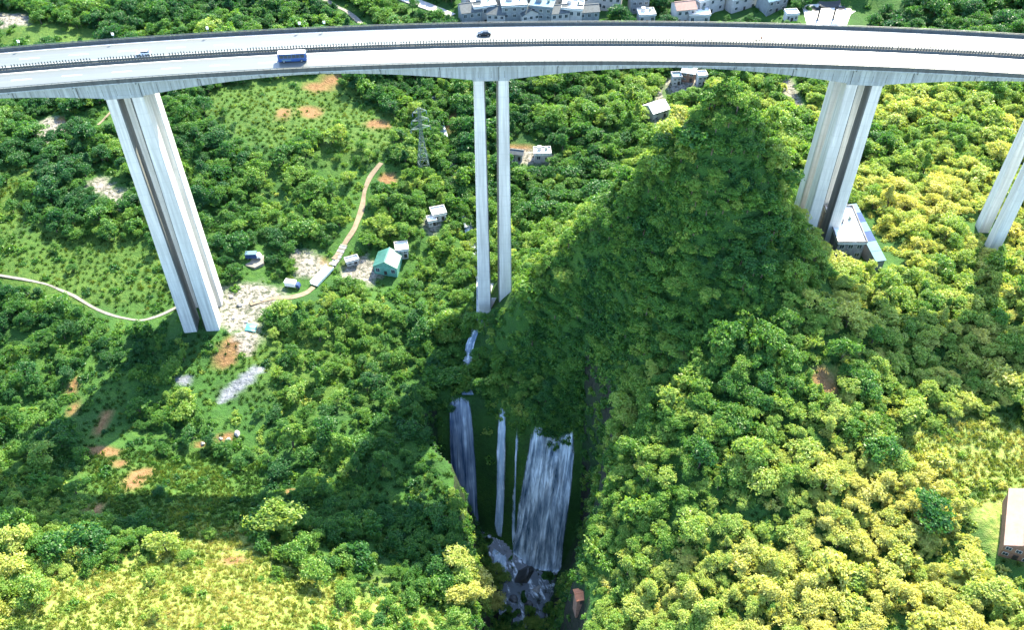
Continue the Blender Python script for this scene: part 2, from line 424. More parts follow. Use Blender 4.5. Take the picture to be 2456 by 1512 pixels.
def vbuild(mb, name, mat, parent=None, smooth=False):
    par = parent or via
    off = via.location
    mb.v = [(x - off.x, y - off.y, z - off.z) for x, y, z in mb.v]
    o = mb.build(name, mat, par, smooth); flip_fix(o); return o
angs = arc_angles(A0, A1)
for R in (R_NEAR, R_FAR):
    mb = MB()
    def prof(a, R=R):
        d = girder_depth(a)
        return [(R - 6.15, -.30), (R - 6.15, -.62), (R - 3.35, -1.15), (R - 3.2, -d), (R + 3.2, -d), (R + 3.35, -1.15), (R + 6.15, -.62), (R + 6.15, -.30)]
    sweep(mb, prof, angs)
    g = vbuild(mb, 'girder', M_GIRD)
    # segment joints cast into the box
    jb = MB()
    for a in arc_angles(A0, A1, 4.2)[1:-1]:
        d = girder_depth(a)
        for s in (-1,):
            c = on_arc(R + s * 3.29, a, 0); t = Vector((math.cos(a), -math.sin(a), 0)); n = Vector((math.sin(a), math.cos(a), 0)) * s
            p = [c - t * .05 + n * .035 + Vector((0, 0, -1.35)), c + t * .05 + n * .035 + Vector((0, 0, -1.35)), c + t * .05 - n * .06 + Vector((0, 0, -d + .02)), c - t * .05 - n * .06 + Vector((0, 0, -d + .02))]
            jb.add(p, [(0, 1, 2, 3)])
    vbuild(jb, 'segment_joints', M_PARA, None)['kind'] = 'stuff'
    # road slab
    mb = MB(); sweep(mb, [(R - 5.55, 0.0), (R - 5.55, -.29), (R + 5.55, -.29), (R + 5.55, 0.0)], angs)
    cw = vbuild(mb, 'carriageway', M_ROAD)
    uvl = cw.data.uv_layers.new(name='UVMap')
    for lp in cw.data.loops:
        p = cw.data.vertices[lp.vertex_index].co + via.location - BC
        uvl.data[lp.index].uv = (math.atan2(p.x, p.y) * 1060, math.hypot(p.x, p.y))
    cwp = cw
    # painted lines
    for rr in (R - 4.55 if R == R_NEAR else R - 4.75, R + 4.75 if R == R_NEAR else R + 4.55):
        mb = MB(); sweep(mb, [(rr - .13, .004), (rr + .13, .004)], angs, False); vbuild(mb, 'edge_line', M_LINE, None)
    k = 0; a = A0 + .001
    while a < A1 - .01:
        rr = R + (0.35 if R == R_NEAR else -.35)
        mb = MB(); sweep(mb, [(rr - .11, .004), (rr + .11, .004)], arc_angles(a, a + 6.0 / 1060, 2.0), False); vbuild(mb, 'lane_dash', M_LINE, None)
        a += 15.0 / 1060
    # parapets and rails
    for s, outer in ((-1, R == R_NEAR), (1, R != R_NEAR)):
        mb = MB(); r0 = R + s * 5.58; r1 = R + s * 6.12
        hgt = 1.0 if outer else 0.55
        sweep(mb, [(r0, -.28), (r1, -.28), (r1 - s * .12, hgt), (r0 + s * .2, hgt), (r0 + s * .05, .3)], angs)
        vbuild(mb, 'parapet', M_PARA)
        if outer:
            mb = MB(); rc = (r0 + r1) / 2
            for zz in (1.32,):
                sweep(mb, [(rc - .07, zz - .07), (rc + .07, zz - .07), (rc + .07, zz + .07), (rc - .07, zz + .07)], angs)
            for a in arc_angles(A0, A1, 2.0):
                p = on_arc(rc, a, 1.0); mb.bar(p, p + Vector((0, 0, .3)), .06)
            vbuild(mb, 'guard_rail', M_DARKSTEEL)
    # drain pipes on the near web
    for a in arc_angles(A0, A1, 18.5)[1:-1]:
        d = girder_depth(a); mb = MB()
        mb.bar(on_arc(R - 6.24, a, -.35), on_arc(R - 6.24, a, -1.0), .07, 6); mb.bar(on_arc(R - 6.24, a, -1.0), on_arc(R - 3.42, a, -1.5), .07, 6); mb.bar(on_arc(R - 3.42, a, -1.5), on_arc(R - 3.36, a, -d - .2), .07, 6)
        vbuild(mb, 'drain_pipe', M_DARKSTEEL)
# median: planted trough with a row of anti-glare boards
mb = MB(); rm = (R_NEAR + R_FAR) / 2
sweep(mb, [(rm - .67, -.5), (rm + .67, -.5), (rm + .67, .10), (rm - .67, .10)], angs); vbuild(mb, 'median_trough', M_PARA)
mb = MB()
for zz in (0.95, 0.6):
    sweep(mb, [(rm - .55, zz), (rm - .45, zz), (rm - .45, zz + .28), (rm - .55, zz + .28)], angs)
vbuild(mb, 'median_guard_rail', M_DARKSTEEL)
mb = MB()
for k, a in enumerate(arc_angles(A0, A1, 0.9)):
    if rng.random() < .04: continue
    p = on_arc(rm, a, .1); q = Matrix.Translation(p) @ Matrix.Rotation(-a + rng.normal(0, .1), 4, 'Z')
    h = 1.75 + rng.normal(0, .08)
    mb.box(-.16, .16, -.03, .03, 0, h, q)
o = vbuild(mb, 'anti_glare_boards', plain('dark_green_board', (0.03, 0.055, 0.05), .5, .4)); o['kind'] = 'stuff'
# piers: two walls under each girder
for i, a in enumerate(PA + PS):
    twin = i < len(PA)
    for R in (R_NEAR, R_FAR):
        pr = empty('pier'); pr.parent = via
        c = on_arc(R, a, 0)
        for s in ((-1, 1) if twin else (0,)):
            mb = MB()
            T = Matrix.Translation(c) @ Matrix.Rotation(-a, 4, 'Z')
            foot = T @ Vector((s * 3.9, 0, 0))
            zb = float(min(ground(foot.x + dx, foot.y + dy) for dx in (-3, 3) for dy in (-4, 4))) - 4.0
            zt = -6.4 if twin else -girder_depth(a) + .3
            H = zt - zb; e = H * 0.0092
            x0, x1 = (s * 3.85 - 1.85, s * 3.85 + 1.85) if twin else (-1.6, 1.6)
            w = 3.05 if twin else 2.2
            vs = []
            for z, ex in ((zb, e), (zt, 0.0)):
                ch = .35
                l, r = x0 - ex * (1.1 if s < 0 else .5), x1 + ex * (1.1 if s > 0 else .5)
                ww = w + ex * .9
                vs += [T @ Vector(p) for p in ((l + ch, -ww, z), (r - ch, -ww, z), (r, -ww + ch, z), (r, ww - ch, z), (r - ch, ww, z), (l + ch, ww, z), (l, ww - ch, z), (l, -ww + ch, z))]
            mb.add(vs, [tuple((k, (k + 1) % 8, 8 + (k + 1) % 8, 8 + k)) for k in range(8)] + [tuple(range(7, -1, -1)), tuple(range(8, 16))])
            mb.m = [1 if (s < 0 and k in (1, 2, 3)) or (s > 0 and k in (5, 6, 7)) else 0 for k in range(8)] + [0, 0]  # facing inner sides carry the painted gap shade
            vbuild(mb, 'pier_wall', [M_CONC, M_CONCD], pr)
            clear(foot.x, foot.y, 7)
        dz = -7.35 if twin else -girder_depth(a) - .9
        mb = MB(); mb.box(-5.95 if twin else -2.2, 5.95 if twin else 2.2, -3.3, 3.3, dz, dz + 1.15, Matrix.Translation(c) @ Matrix.Rotation(-a, 4, 'Z'))
        vbuild(mb, 'diaphragm', M_GIRD, pr)
        fz = float(ground(c.x, c.y))
        mb = MB(); mb.box(-7.5, 7.5, -4.6, 4.6, fz - 5, fz - 1.2, Matrix.Translation(c) @ Matrix.Rotation(-a, 4, 'Z'))
        vbuild(mb, 'footing', M_GIRD, pr)
# ------------------------------------------------------------------ water: creek, falls and stream
def water_mat(name, deep, foam, lo, hi, across, along, alpha=True, rough=0.25, amin=.2):
    m, nt, b = newmat(name)
    t = nt.nodes.new('ShaderNodeTexCoord'); mp = nt.nodes.new('ShaderNodeMapping'); mp.inputs['Scale'].default_value = (across, along, 1)
    nt.links.new(t.outputs['UV'], mp.inputs[0])
    f = noise(nt, 1.0, 4, mp.outputs[0], 0.65)
    mp2 = nt.nodes.new('ShaderNodeMapping'); mp2.inputs['Scale'].default_value = (across * .25, along * 2.2, 1); mp2.inputs['Location'].default_value = (7, 3, 0)
    nt.links.new(t.outputs['UV'], mp2.inputs[0])
    f2 = noise(nt, 1.0, 3, mp2.outputs[0])
    f = math_n(nt, 'ADD', math_n(nt, 'MULTIPLY', f, .72), math_n(nt, 'MULTIPLY', f2, .28))
    nt.links.new(ramp(nt, [(lo, deep), ((lo + hi) / 2, tuple(d * .55 + w * .3 for d, w in zip(deep, foam))), (hi, foam)], f), b.inputs['Base Color'])
    b.inputs['Roughness'].default_value = rough
    if alpha:
        ed = nt.nodes.new('ShaderNodeAttribute'); ed.attribute_name = 'edge'
        e2 = ramp(nt, [(0.40, (0, 0, 0)), (0.56, (1, 1, 1))], math_n(nt, 'ADD', math_n(nt, 'MULTIPLY', ed.outputs['Fac'], .75), math_n(nt, 'MULTIPLY', f, .5)))
        nt.links.new(math_n(nt, 'MULTIPLY', e2, ramp(nt, [(lo - .07, (amin, amin, amin)), (lo + .06, (.95, .95, .95))], f)), b.inputs['Alpha'])
    bump(nt, b, f, 0.25, 0.3)
    return m
M_FALL = water_mat('falling_water', (0.06, 0.115, 0.16), (0.80, 0.88, 0.88), 0.37, 0.62, 0.8, 0.07, amin=.5)
M_FALLB = water_mat('falling_water_thin', (0.06, 0.10, 0.16), (0.74, 0.84, 0.88), 0.42, 0.68, 0.5, 0.03, amin=.75)
M_FALLW = water_mat('falling_water_white', (0.30, 0.44, 0.52), (0.88, 0.94, 0.96), 0.34, 0.66, 1.1, 0.09, amin=.35)
M_STREAM = water_mat('stream_water', (0.02, 0.034, 0.03), (0.85, 0.90, 0.90), 0.52, 0.62, 0.40, 0.14, False, 0.12)
def sheet(name, rows, mat, label, edges=None, uvs=None):
    v = []; f = []; uv = []
    n = len(rows[0]); along = 0.0
    for j, r in enumerate(rows):
        if j: along += (Vector(r[n // 2]) - Vector(rows[j - 1][n // 2])).length
        across = 0.0
        for k, p in enumerate(r):
            if k: across += (Vector(p) - Vector(r[k - 1])).length
            v.append(p); uv.append((across, along))
            if j and k: f.append(((j - 1) * n + k - 1, (j - 1) * n + k, j * n + k, j * n + k - 1))
    me = bpy.data.meshes.new(name); me.from_pydata(v, [], f); me.materials.append(mat)
    l = me.uv_layers.new(name='UVMap'); uv = uvs or uv
    for lp in me.loops: l.data[lp.index].uv = uv[lp.vertex_index]
    if edges:
        ea = me.attributes.new('edge', 'FLOAT', 'POINT'); ea.data.foreach_set('value', edges)
    me.polygons.foreach_set('use_smooth', [True] * len(me.polygons)); me.update()
    o = link(bpy.data.objects.new(name, me))
    return tag(o, label, kind='structure')
def fall(x0, x1, b0, b1, mat, label, top=1.5, down=25.0, off=0.7, n=26, rag=1.2):
    rows = []; ed = []; uvs = []
    for j in range(46):
        t = j / 45.0
        l, r = x0 + (b0 - x0) * t, x1 + (b1 - x1) * t
        row = []
        for k in range(n + 1):
            s = k / n; x = l + (r - l) * s
            x += 0.25 * math.sin(t * 9 + s * 17) * (0.3 + t)
            y = float(lip_y(x)) + top - (top + down) * t - rag * (vnoise(s * n * .33, 3.3, 5) - .5) * 2 * (1 - abs(t - .5) * 2)
            z = float(ground(x, y))
            e = off * (0.4 + 0.6 * min(1, t * 6)) * (0.75 + .7 * float(vnoise(s * (r - l) * 1.1, t * 2.0, 8)))
            row.append((x, y - e, z + e * .7)); uvs.append((s * (x1 - x0 + b1 - b0) / 2 + x0, t * 55))
            ed.append(min(1.0, min(s, 1 - s) * (r - l) / 2.0 + .02) * min(1.0, t * 5 + .1) * min(1.0, (1 - t) * 9 + .25))
        rows.append(row)
    return sheet('waterfall', rows, mat, label, ed, uvs)
fall(-25.0, -15.6, -23.8, -12.5, M_FALLB, 'dark blue waterfall veil with one white thread, leftmost in the gorge', down=24)
fall(-5.6, -1.6, -7.4, -3.2, M_FALLW, 'narrow pale blue waterfall plunging between the dark veil and the wide cascade', down=23.5, n=12)
fall(1.2, 2.9, -0.6, 1.3, M_FALLW, 'thread of white water falling just beside the wide cascade', down=23.5, n=4)
fall(6.8, 24.5, -1.0, 19.5, M_FALL, 'wide streaked white cascade covering the right side of the gorge head', down=25.5, n=60, rag=2.6)
fall(-8.0, -1.5, -9.0, -2.0, M_FALLW, 'splash of white foam at the left foot of the wide cascade', top=-27.5, down=39.0, n=14)
rows = []
for y in np.arange(209, 62, -1.6):
    c = float(np.interp(y, [40, 130, 160, 185, 215, 232], [3.5, 4.2, 4.0, 3.0, 1.0, 0.0])); h = float(np.interp(y, [40, 120, 150, 165, 180, 195, 212, 232], [7, 5.0, 5.0, 8.5, 13, 19, 26, 30])) + 1.5
    zf = float(np.interp(y, [60, 120, 172, 190, 205, 236], [-212, -203, -190, -181, -178, -178]))
    rows.append([(c + h * s, y, zf + .35 + .35 * float(fbm((c + h * s) / 2.2, y / 2.2, 55, 2))) for s in np.linspace(-1, 1, 25)])
sheet('stream', rows, M_STREAM, 'dark stream with white foam running out of the gorge below the falls')
rows = []
for y in np.arange(420, 233.5, -1.5):
    c = float(np.interp(y, [225, 240, 255, 268, 300, 420], [-14, -19, -16, -10, -14, -40])); h = float(np.interp(y, [225, 300, 420], [2.3, 2.0, 1.4]))
    zc = float(ground(c, y)) + .75
    rows.append([(c + h * s, y, zc) for s in np.linspace(-1, 1, 7)])
sheet('creek', rows, water_mat('creek_water', (0.10, 0.17, 0.24), (0.8, 0.88, 0.92), 0.42, 0.6, 0.6, 0.12, False), 'narrow blue creek slipping past the middle pier towards the falls')
KEEP += [(88, 152, 288, 345, 345), (218, 300, 432, 502, 305), (955, 1095, 0, 42, 460), (1110, 1480, 0, 58, 440), (1620, 1720, 0, 58, 440), (1930, 2040, 0, 60, 440), (520, 640, 870, 975, 232), (730, 820, 180, 220, 410), (715, 775, 255, 290, 350),
         (1070, 1145, 940, 1165, 222), (1165, 1250, 960, 1265, 215), (1215, 1385, 1040, 1372, 205), (1195, 1335, 1290, 1450, 185), (1225, 1312, 1400, 1640, 165), (1118, 1168, 755, 830, 256),
         (1132, 1218, 190, 738, 262), (415, 545, 500, 792, 250), (1900, 2010, 300, 500, 250), (1960, 2010, 480, 560, 250), (2350, 2456, 300, 600, 248)]

# boulders in the stream bed
M_BOULD = plain('wet_boulder', (0.07, 0.07, 0.065), 0.45, 0.5, 0.9, bumps=.6)
M_BOULDP = plain('dry_boulder', (0.33, 0.31, 0.28), 0.85, 0.35, 0.9, bumps=.6)
def rock_mesh(seed, mat):
    r = np.random.default_rng(seed)
    import bmesh
    bm = bmesh.new(); bmesh.ops.create_icosphere(bm, subdivisions=3, radius=1.0)
    sx, sy, sz = r.uniform(.8, 1.3), r.uniform(.7, 1.1), r.uniform(.5, .8)
    cuts = [(Vector(r.normal(size=3)).normalized(), r.uniform(.55, .85)) for _ in range(9)]
    for v in bm.verts:
        for n, d in cuts:
            e = v.co.dot(n) - d
            if e > 0: v.co -= n * e * .9
        v.co *= 1 + float(fbm(v.co.x * 3 + seed, v.co.y * 3 + v.co.z * 2, seed, 2)) * .25
        v.co = Vector((v.co.x * sx, v.co.y * sy, v.co.z * sz))
    me = bpy.data.meshes.new('boulder'); bm.to_mesh(me); bm.free(); me.materials.append(mat); return me
RM = [rock_mesh(s, M_BOULD) for s in range(4)]; RMP = [rock_mesh(s + 10, M_BOULDP) for s in range(3)]
def boulder(x, y, s, pale, label, group=None, dz=0.0):
    o = link(bpy.data.objects.new('boulder', random.choice(RMP if pale else RM)))
    o.location = (x, y, float(ground(x, y)) + s * .15 + dz); o.scale = (s,) * 3; o.rotation_euler = (random.uniform(-.3, .3), random.uniform(-.3, .3), random.uniform(0, 6.28))
    return tag(o, label, 'boulder', group)
bo = boulder(4.5, 188.5, 5.2, False, 'biggest dark boulder, peaked, at the foot of the wide cascade'); bo.scale = (4.6, 3.8, 9.0); bo.rotation_euler = (.35, .2, .8)
boulder(9.8, 184.5, 2.0, True, 'pale tan boulder beside the peaked dark boulder below the cascade')
ORDW = ['nearest', 'second', 'third', 'fourth', 'fifth', 'sixth', 'seventh', 'eighth', 'ninth', 'tenth', 'eleventh', 'twelfth', 'farthest']
for k, (x, y, s) in enumerate(sorted([(0.5, 181, 2.2), (6.5, 179, 1.7), (2.5, 176, 1.4), (8.2, 174.5, 2.0), (-1.0, 173.5, 1.6), (5.0, 171, 1.3), (8.0, 169, 1.7), (1.5, 168, 1.5), (4.6, 165, 1.4), (7.6, 163, 1.6), (2.8, 161, 1.2), (-7, 184, 2.2), (-4, 179, 1.6)], key=lambda q: -q[1])):
    boulder(x, y, s, False, 'dark wet boulder in the stream, %s of thirteen counted down from the falls' % ('first' if k == 0 else 'last' if k == 12 else ORDW[k]), 'boulders in the stream below the falls')
for k, (u, v, s) in enumerate([(487, 1068, .9), (530, 1055, .8), (548, 1058, 1.0), (570, 1044, 1.3)]):
    p = hit(u, v); boulder(p.x, p.y, s, True, 'pale rock on the bare patch of the left slope, %s of four from the left' % ('first', 'second', 'third', 'fourth')[k], 'pale rocks on the left slope')
for k, (u, v, s) in enumerate([(555, 715, 1.1), (560, 765, 1.0), (575, 735, 1.3), (590, 775, .9), (610, 725, .8), (628, 722, .9)]):
    p = hit(u, v); boulder(p.x, p.y, s, True, 'grey rock on the clearing beside the left pier foot, %s of six from the left' % ('first', 'second', 'third', 'fourth', 'fifth', 'sixth')[k], 'grey rocks on the clearing')

# ------------------------------------------------------------------ paths
M_PATH = plain('pale_concrete_path', (0.17, 0.16, 0.135), 0.85, 0.3, 0.5, bumps=.3)
M_DIRT = plain('packed_dirt_path', (0.17, 0.13, 0.085), 0.9, 0.3, 0.5, bumps=.3)
def ribbon(name, px, w, mat, label, step=1.5, clr=2.6, thick=.16, pts=None):
    P = pts or [hit(u, v) for u, v in px]
    out = []
    for a, b in zip(P[:-1], P[1:]):
        n = max(1, int((b - a).length / step))
        out += [a.lerp(b, k / n) for k in range(n)]
    out.append(P[-1])
    for _ in range(4):
        out = [out[0]] + [(out[k - 1] + out[k] * 2 + out[k + 1]) / 4 for k in range(1, len(out) - 1)] + [out[-1]]
    mb = MB(); n = len(out)
    for k, p in enumerate(out):
        d = (out[min(k + 1, n - 1)] - out[max(k - 1, 0)]); d.z = 0; d.normalize(); q = Vector((-d.y, d.x, 0))
        ww = w / 2 * (1 + .25 * math.sin(k * .37) * math.sin(k * .11))
        z = max(float(ground(p.x + q.x * s, p.y + q.y * s)) for s in (-ww, 0, ww)) + thick
        for s in (-1, 1):
            e = p + q * ww * s; mb.v.append((e.x, e.y, z))
        for s in (-1, 1):
            e = p + q * (ww + .02) * s; mb.v.append((e.x, e.y, z - 1.6))
        if k:
            b = (k - 1) * 4; c = k * 4
            mb.f += [(b, b + 1, c + 1, c), (b + 2, b, c, c + 2), (b + 1, b + 3, c + 3, c + 1)]; mb.m += [0, 0, 0]
        clear(p.x, p.y, w / 2 + clr)
        if k % 2 == 0: clear(p.x * .985, p.y - 3.0, w / 2 + clr)
    o = mb.build(name, mat); flip_fix(o)
    return tag(o, label, kind='structure')
ribbon('footpath', [(0, 664), (110, 682), (180, 712), (235, 745), (290, 765), (345, 772), (390, 757), (425, 738)], 1.15, M_PATH, 'pale curving footpath on the hillside left of the left pier')
ribbon('footpath', [(915, 393), (888, 425), (874, 460), (868, 505), (850, 555), (825, 590), (800, 625)], 2.3, M_DIRT, 'winding dirt track through the woods between the two piers')
ribbon('footpath', [(752, 690), (735, 706), (700, 716), (655, 718), (600, 730)], 2.2, M_DIRT, 'short dirt track joining the footbridge to the pale clearing')
ribbon('road', [(940, -18), (985, 4), (1035, 18), (1085, 38)], 6.5, plain('bright_concrete_road', (0.34, 0.33, 0.31), .85, .15, .2), 'pale village road running in from the top behind the viaduct', 3)
ribbon('footpath', [(755, -10), (800, 12), (840, 32), (868, 58)], 2.6, M_PATH, 'thin pale track in the trees behind the viaduct')
ribbon('footpath', [(235, 300), (262, 272), (282, 256)], 1.0, M_DIRT, 'short faint track on the green field behind the left pier')
# plaza behind the viaduct
P = [hit(u, v) for u, v in [(1905, -20), (1925, 20), (1935, 62), (1975, 66), (2030, 62), (2040, 35), (2070, 8), (2080, -20)]]
def pad(name, P, mat, label, thick=.5, z=None):
    c = sum(P, Vector()) / len(P)
    zt = (max(float(ground(p.x, p.y)) for p in P) + .05) if z is None else z
    mb = MB(); n = len(P)
    mb.add([(p.x, p.y, zt) for p in P] + [(p.x, p.y, zt - 12) for p in P], [tuple(range(n))] + [(k, n + k, n + (k + 1) % n, (k + 1) % n) for k in range(n)])
    o = mb.build(name, mat); flip_fix(o); r = max((p - c).length for p in P)
    return tag(o, label, kind='structure'), zt, c
_, PLZ, _ = pad('plaza', P, plain('plaza_paving', (0.5, 0.48, 0.45), .8, .12, .1), 'white paved square behind the viaduct around the dark gateway', z=-92.85)
clear(172, 455, 16); clear(165, 468, 16); clear(180, 480, 16)

# ------------------------------------------------------------------ buildings
M_GLASS = plain('dark_window_glass', (0.03, 0.045, 0.055), 0.12, 0.3)
M_WALLW = plain('whitewashed_wall', (0.36, 0.355, 0.34), .8, .15, .4)
M_WALLG = plain('grey_render_wall', (0.17, 0.195, 0.205), .8, .25, .4)
M_WALLB = plain('brick_wall', (0.22, 0.12, 0.08), .85, .35, 1.5, bumps=.3)
M_ROOFW = plain('white_metal_roof', (0.82, 0.83, 0.82), .45, .08, .2)
M_ROOFG = plain('grey_slate_roof', (0.05, 0.065, 0.07), .7, .4, .8, bumps=.4)
M_ROOFB = plain('blue_sheet_roof', (0.012, 0.045, 0.14), .85, .25, .4)
M_ROOFLB = plain('pale_blue_sheet_roof', (0.085, 0.165, 0.21), .85, .15, .4)
M_ROOFP = plain('pink_tile_roof', (0.25, 0.155, 0.125), .8, .18, .5, bumps=.3)
M_ROOFT = plain('teal_sheet_roof', (0.03, 0.12, 0.09), .5, .3, .4)
M_ROOFO = plain('orange_tile_roof', (0.42, 0.15, 0.07), .8, .3, .7, bumps=.4)
M_WOOD = plain('dark_timber', (0.03, 0.026, 0.024), .6, .4, 1.0)
M_FRAME = plain('window_frame', (0.55, 0.55, 0.53), .5, .1)
def house(name, p, rz, w, d, h, roof, wall, roofm, label, cat='house', group=None, floors=2, bays=3, z=None, sink=2.5, over=.4):
    """front faces local -Y"""
    r = empty(name, (p[0], p[1], float(ground(p[0], p[1])) if z is None else z), rz)
    tag(r, label, cat, group)
    mb = MB(); mb.box(-w / 2, w / 2, -d / 2, d / 2, -sink, h)
    if roof == 'gable': mb.prism([(-w / 2, h), (w / 2, h), (0, h + w * .28)], -d / 2 + .01, d / 2 - .01)
    if roof == 'side': mb.add([(-w / 2 + .01, -d / 2, h), (-w / 2 + .01, d / 2, h), (-w / 2 + .01, 0, h + d * .26), (w / 2 - .01, -d / 2, h), (w / 2 - .01, d / 2, h), (w / 2 - .01, 0, h + d * .26)], [(0, 1, 2), (3, 5, 4)])
    mb.build('wall', wall, r)
    t = .18
    if roof == 'flat':
        mb = MB(); mb.box(-w / 2 - over, w / 2 + over, -d / 2 - over, d / 2 + over, h, h + .3)
        ro = mb.build('roof', roofm, r)
        mb = MB()
        for x0, x1, y0, y1 in ((-w / 2 - over, w / 2 + over, -d / 2 - over, -d / 2 - over + .25), (-w / 2 - over, w / 2 + over, d / 2 + over - .25, d / 2 + over), (-w / 2 - over, -w / 2 - over + .25, -d / 2 - over + .25, d / 2 + over - .25), (w / 2 + over - .25, w / 2 + over, -d / 2 - over + .25, d / 2 + over - .25)):
            mb.box(x0, x1, y0, y1, h + .3, h + 1.1)
        mb.build('roof_parapet', wall, ro)
        if w > 7:
            mb = MB(); mb.box(-w * .3, -w * .05, d * .02, d * .3, h + .3, h + 2.6); mb.build('stair_house', wall, ro)
            mb = MB(); mb.cyl((w * .25, d * .15, h + 1.2), (0, 0, 1), .7, 1.6, 14); mb.build('water_tank', M_GALV, ro)
    elif roof == 'gable':                       # ridge along Y
        k = w / 2 + over; rz_ = .56 * k
        mb = MB(); mb.prism([(-k, h - .56 * over + .02), (0, h + w * .28 + .04), (k, h - .56 * over + .02), (k, h - .56 * over + t + .02), (0, h + w * .28 + t + .1), (-k, h - .56 * over + t + .02)], -d / 2 - over, d / 2 + over)
        ro = mb.build('roof', roofm, r); flip_fix(ro)
        mb = MB(); mb.box(-.2, .2, -d / 2 - over, d / 2 + over, h + w * .28 + t, h + w * .28 + t + .25); mb.build('ridge_cap', roofm, ro)
    elif roof == 'side':                        # ridge along X
        k = d / 2 + over; sl = .52
        mb = MB(); mb.prism([(-k, h - sl * over + .02), (0, h + d * .26 + .04), (k, h - sl * over + .02), (k, h - sl * over + t + .02), (0, h + d * .26 + t + .1), (-k, h - sl * over + t + .02)], -w / 2 - over, w / 2 + over)
        mb.v = [(y, x, zz) for x, y, zz in mb.v]
        ro = mb.build('roof', roofm, r); flip_fix(ro)
        mb = MB(); mb.box(-w / 2 - over, w / 2 + over, -.2, .2, h + d * .26 + t, h + d * .26 + t + .25); mb.build('ridge_cap', roofm, ro)
    fh = h / floors
    for fl in range(floors):
        for b in range(bays):
            x = -w / 2 + w * (b + .5) / bays; z0 = fl * fh + fh * .3
            if fl == 0 and b == bays // 2:
                mb = MB(); mb.box(x - .65, x + .65, -d / 2 - .06, -d / 2 + .02, 0.05, 2.2); do = mb.build('door', M_WOOD, r)
                mb = MB(); mb.box(x + .42, x + .5, -d / 2 - .12, -d / 2 - .055, 1.0, 1.15); mb.build('handle', M_GALV, do)
                continue
            ww = min(.9, w / bays * .3)
            mb = MB(); mb.box(x - ww, x + ww, -d / 2 - .05, -d / 2 + .02, z0, z0 + fh * .48); wi = mb.build('window', M_FRAME, r)
            mb = MB(); mb.box(x - ww + .1, x - .04, -d / 2 - .075, -d / 2 - .045, z0 + .1, z0 + fh * .48 - .1); mb.box(x + .04, x + ww - .1, -d / 2 - .075, -d / 2 - .045, z0 + .1, z0 + fh * .48 - .1)
            mb.build('pane', M_GLASS, wi)
    clear(p[0], p[1], max(w, d) * .55 + 2.0)
    clear(p[0] * .98, p[1] - d / 2 - 3.5, max(3, w * .45) + 1)
    return r
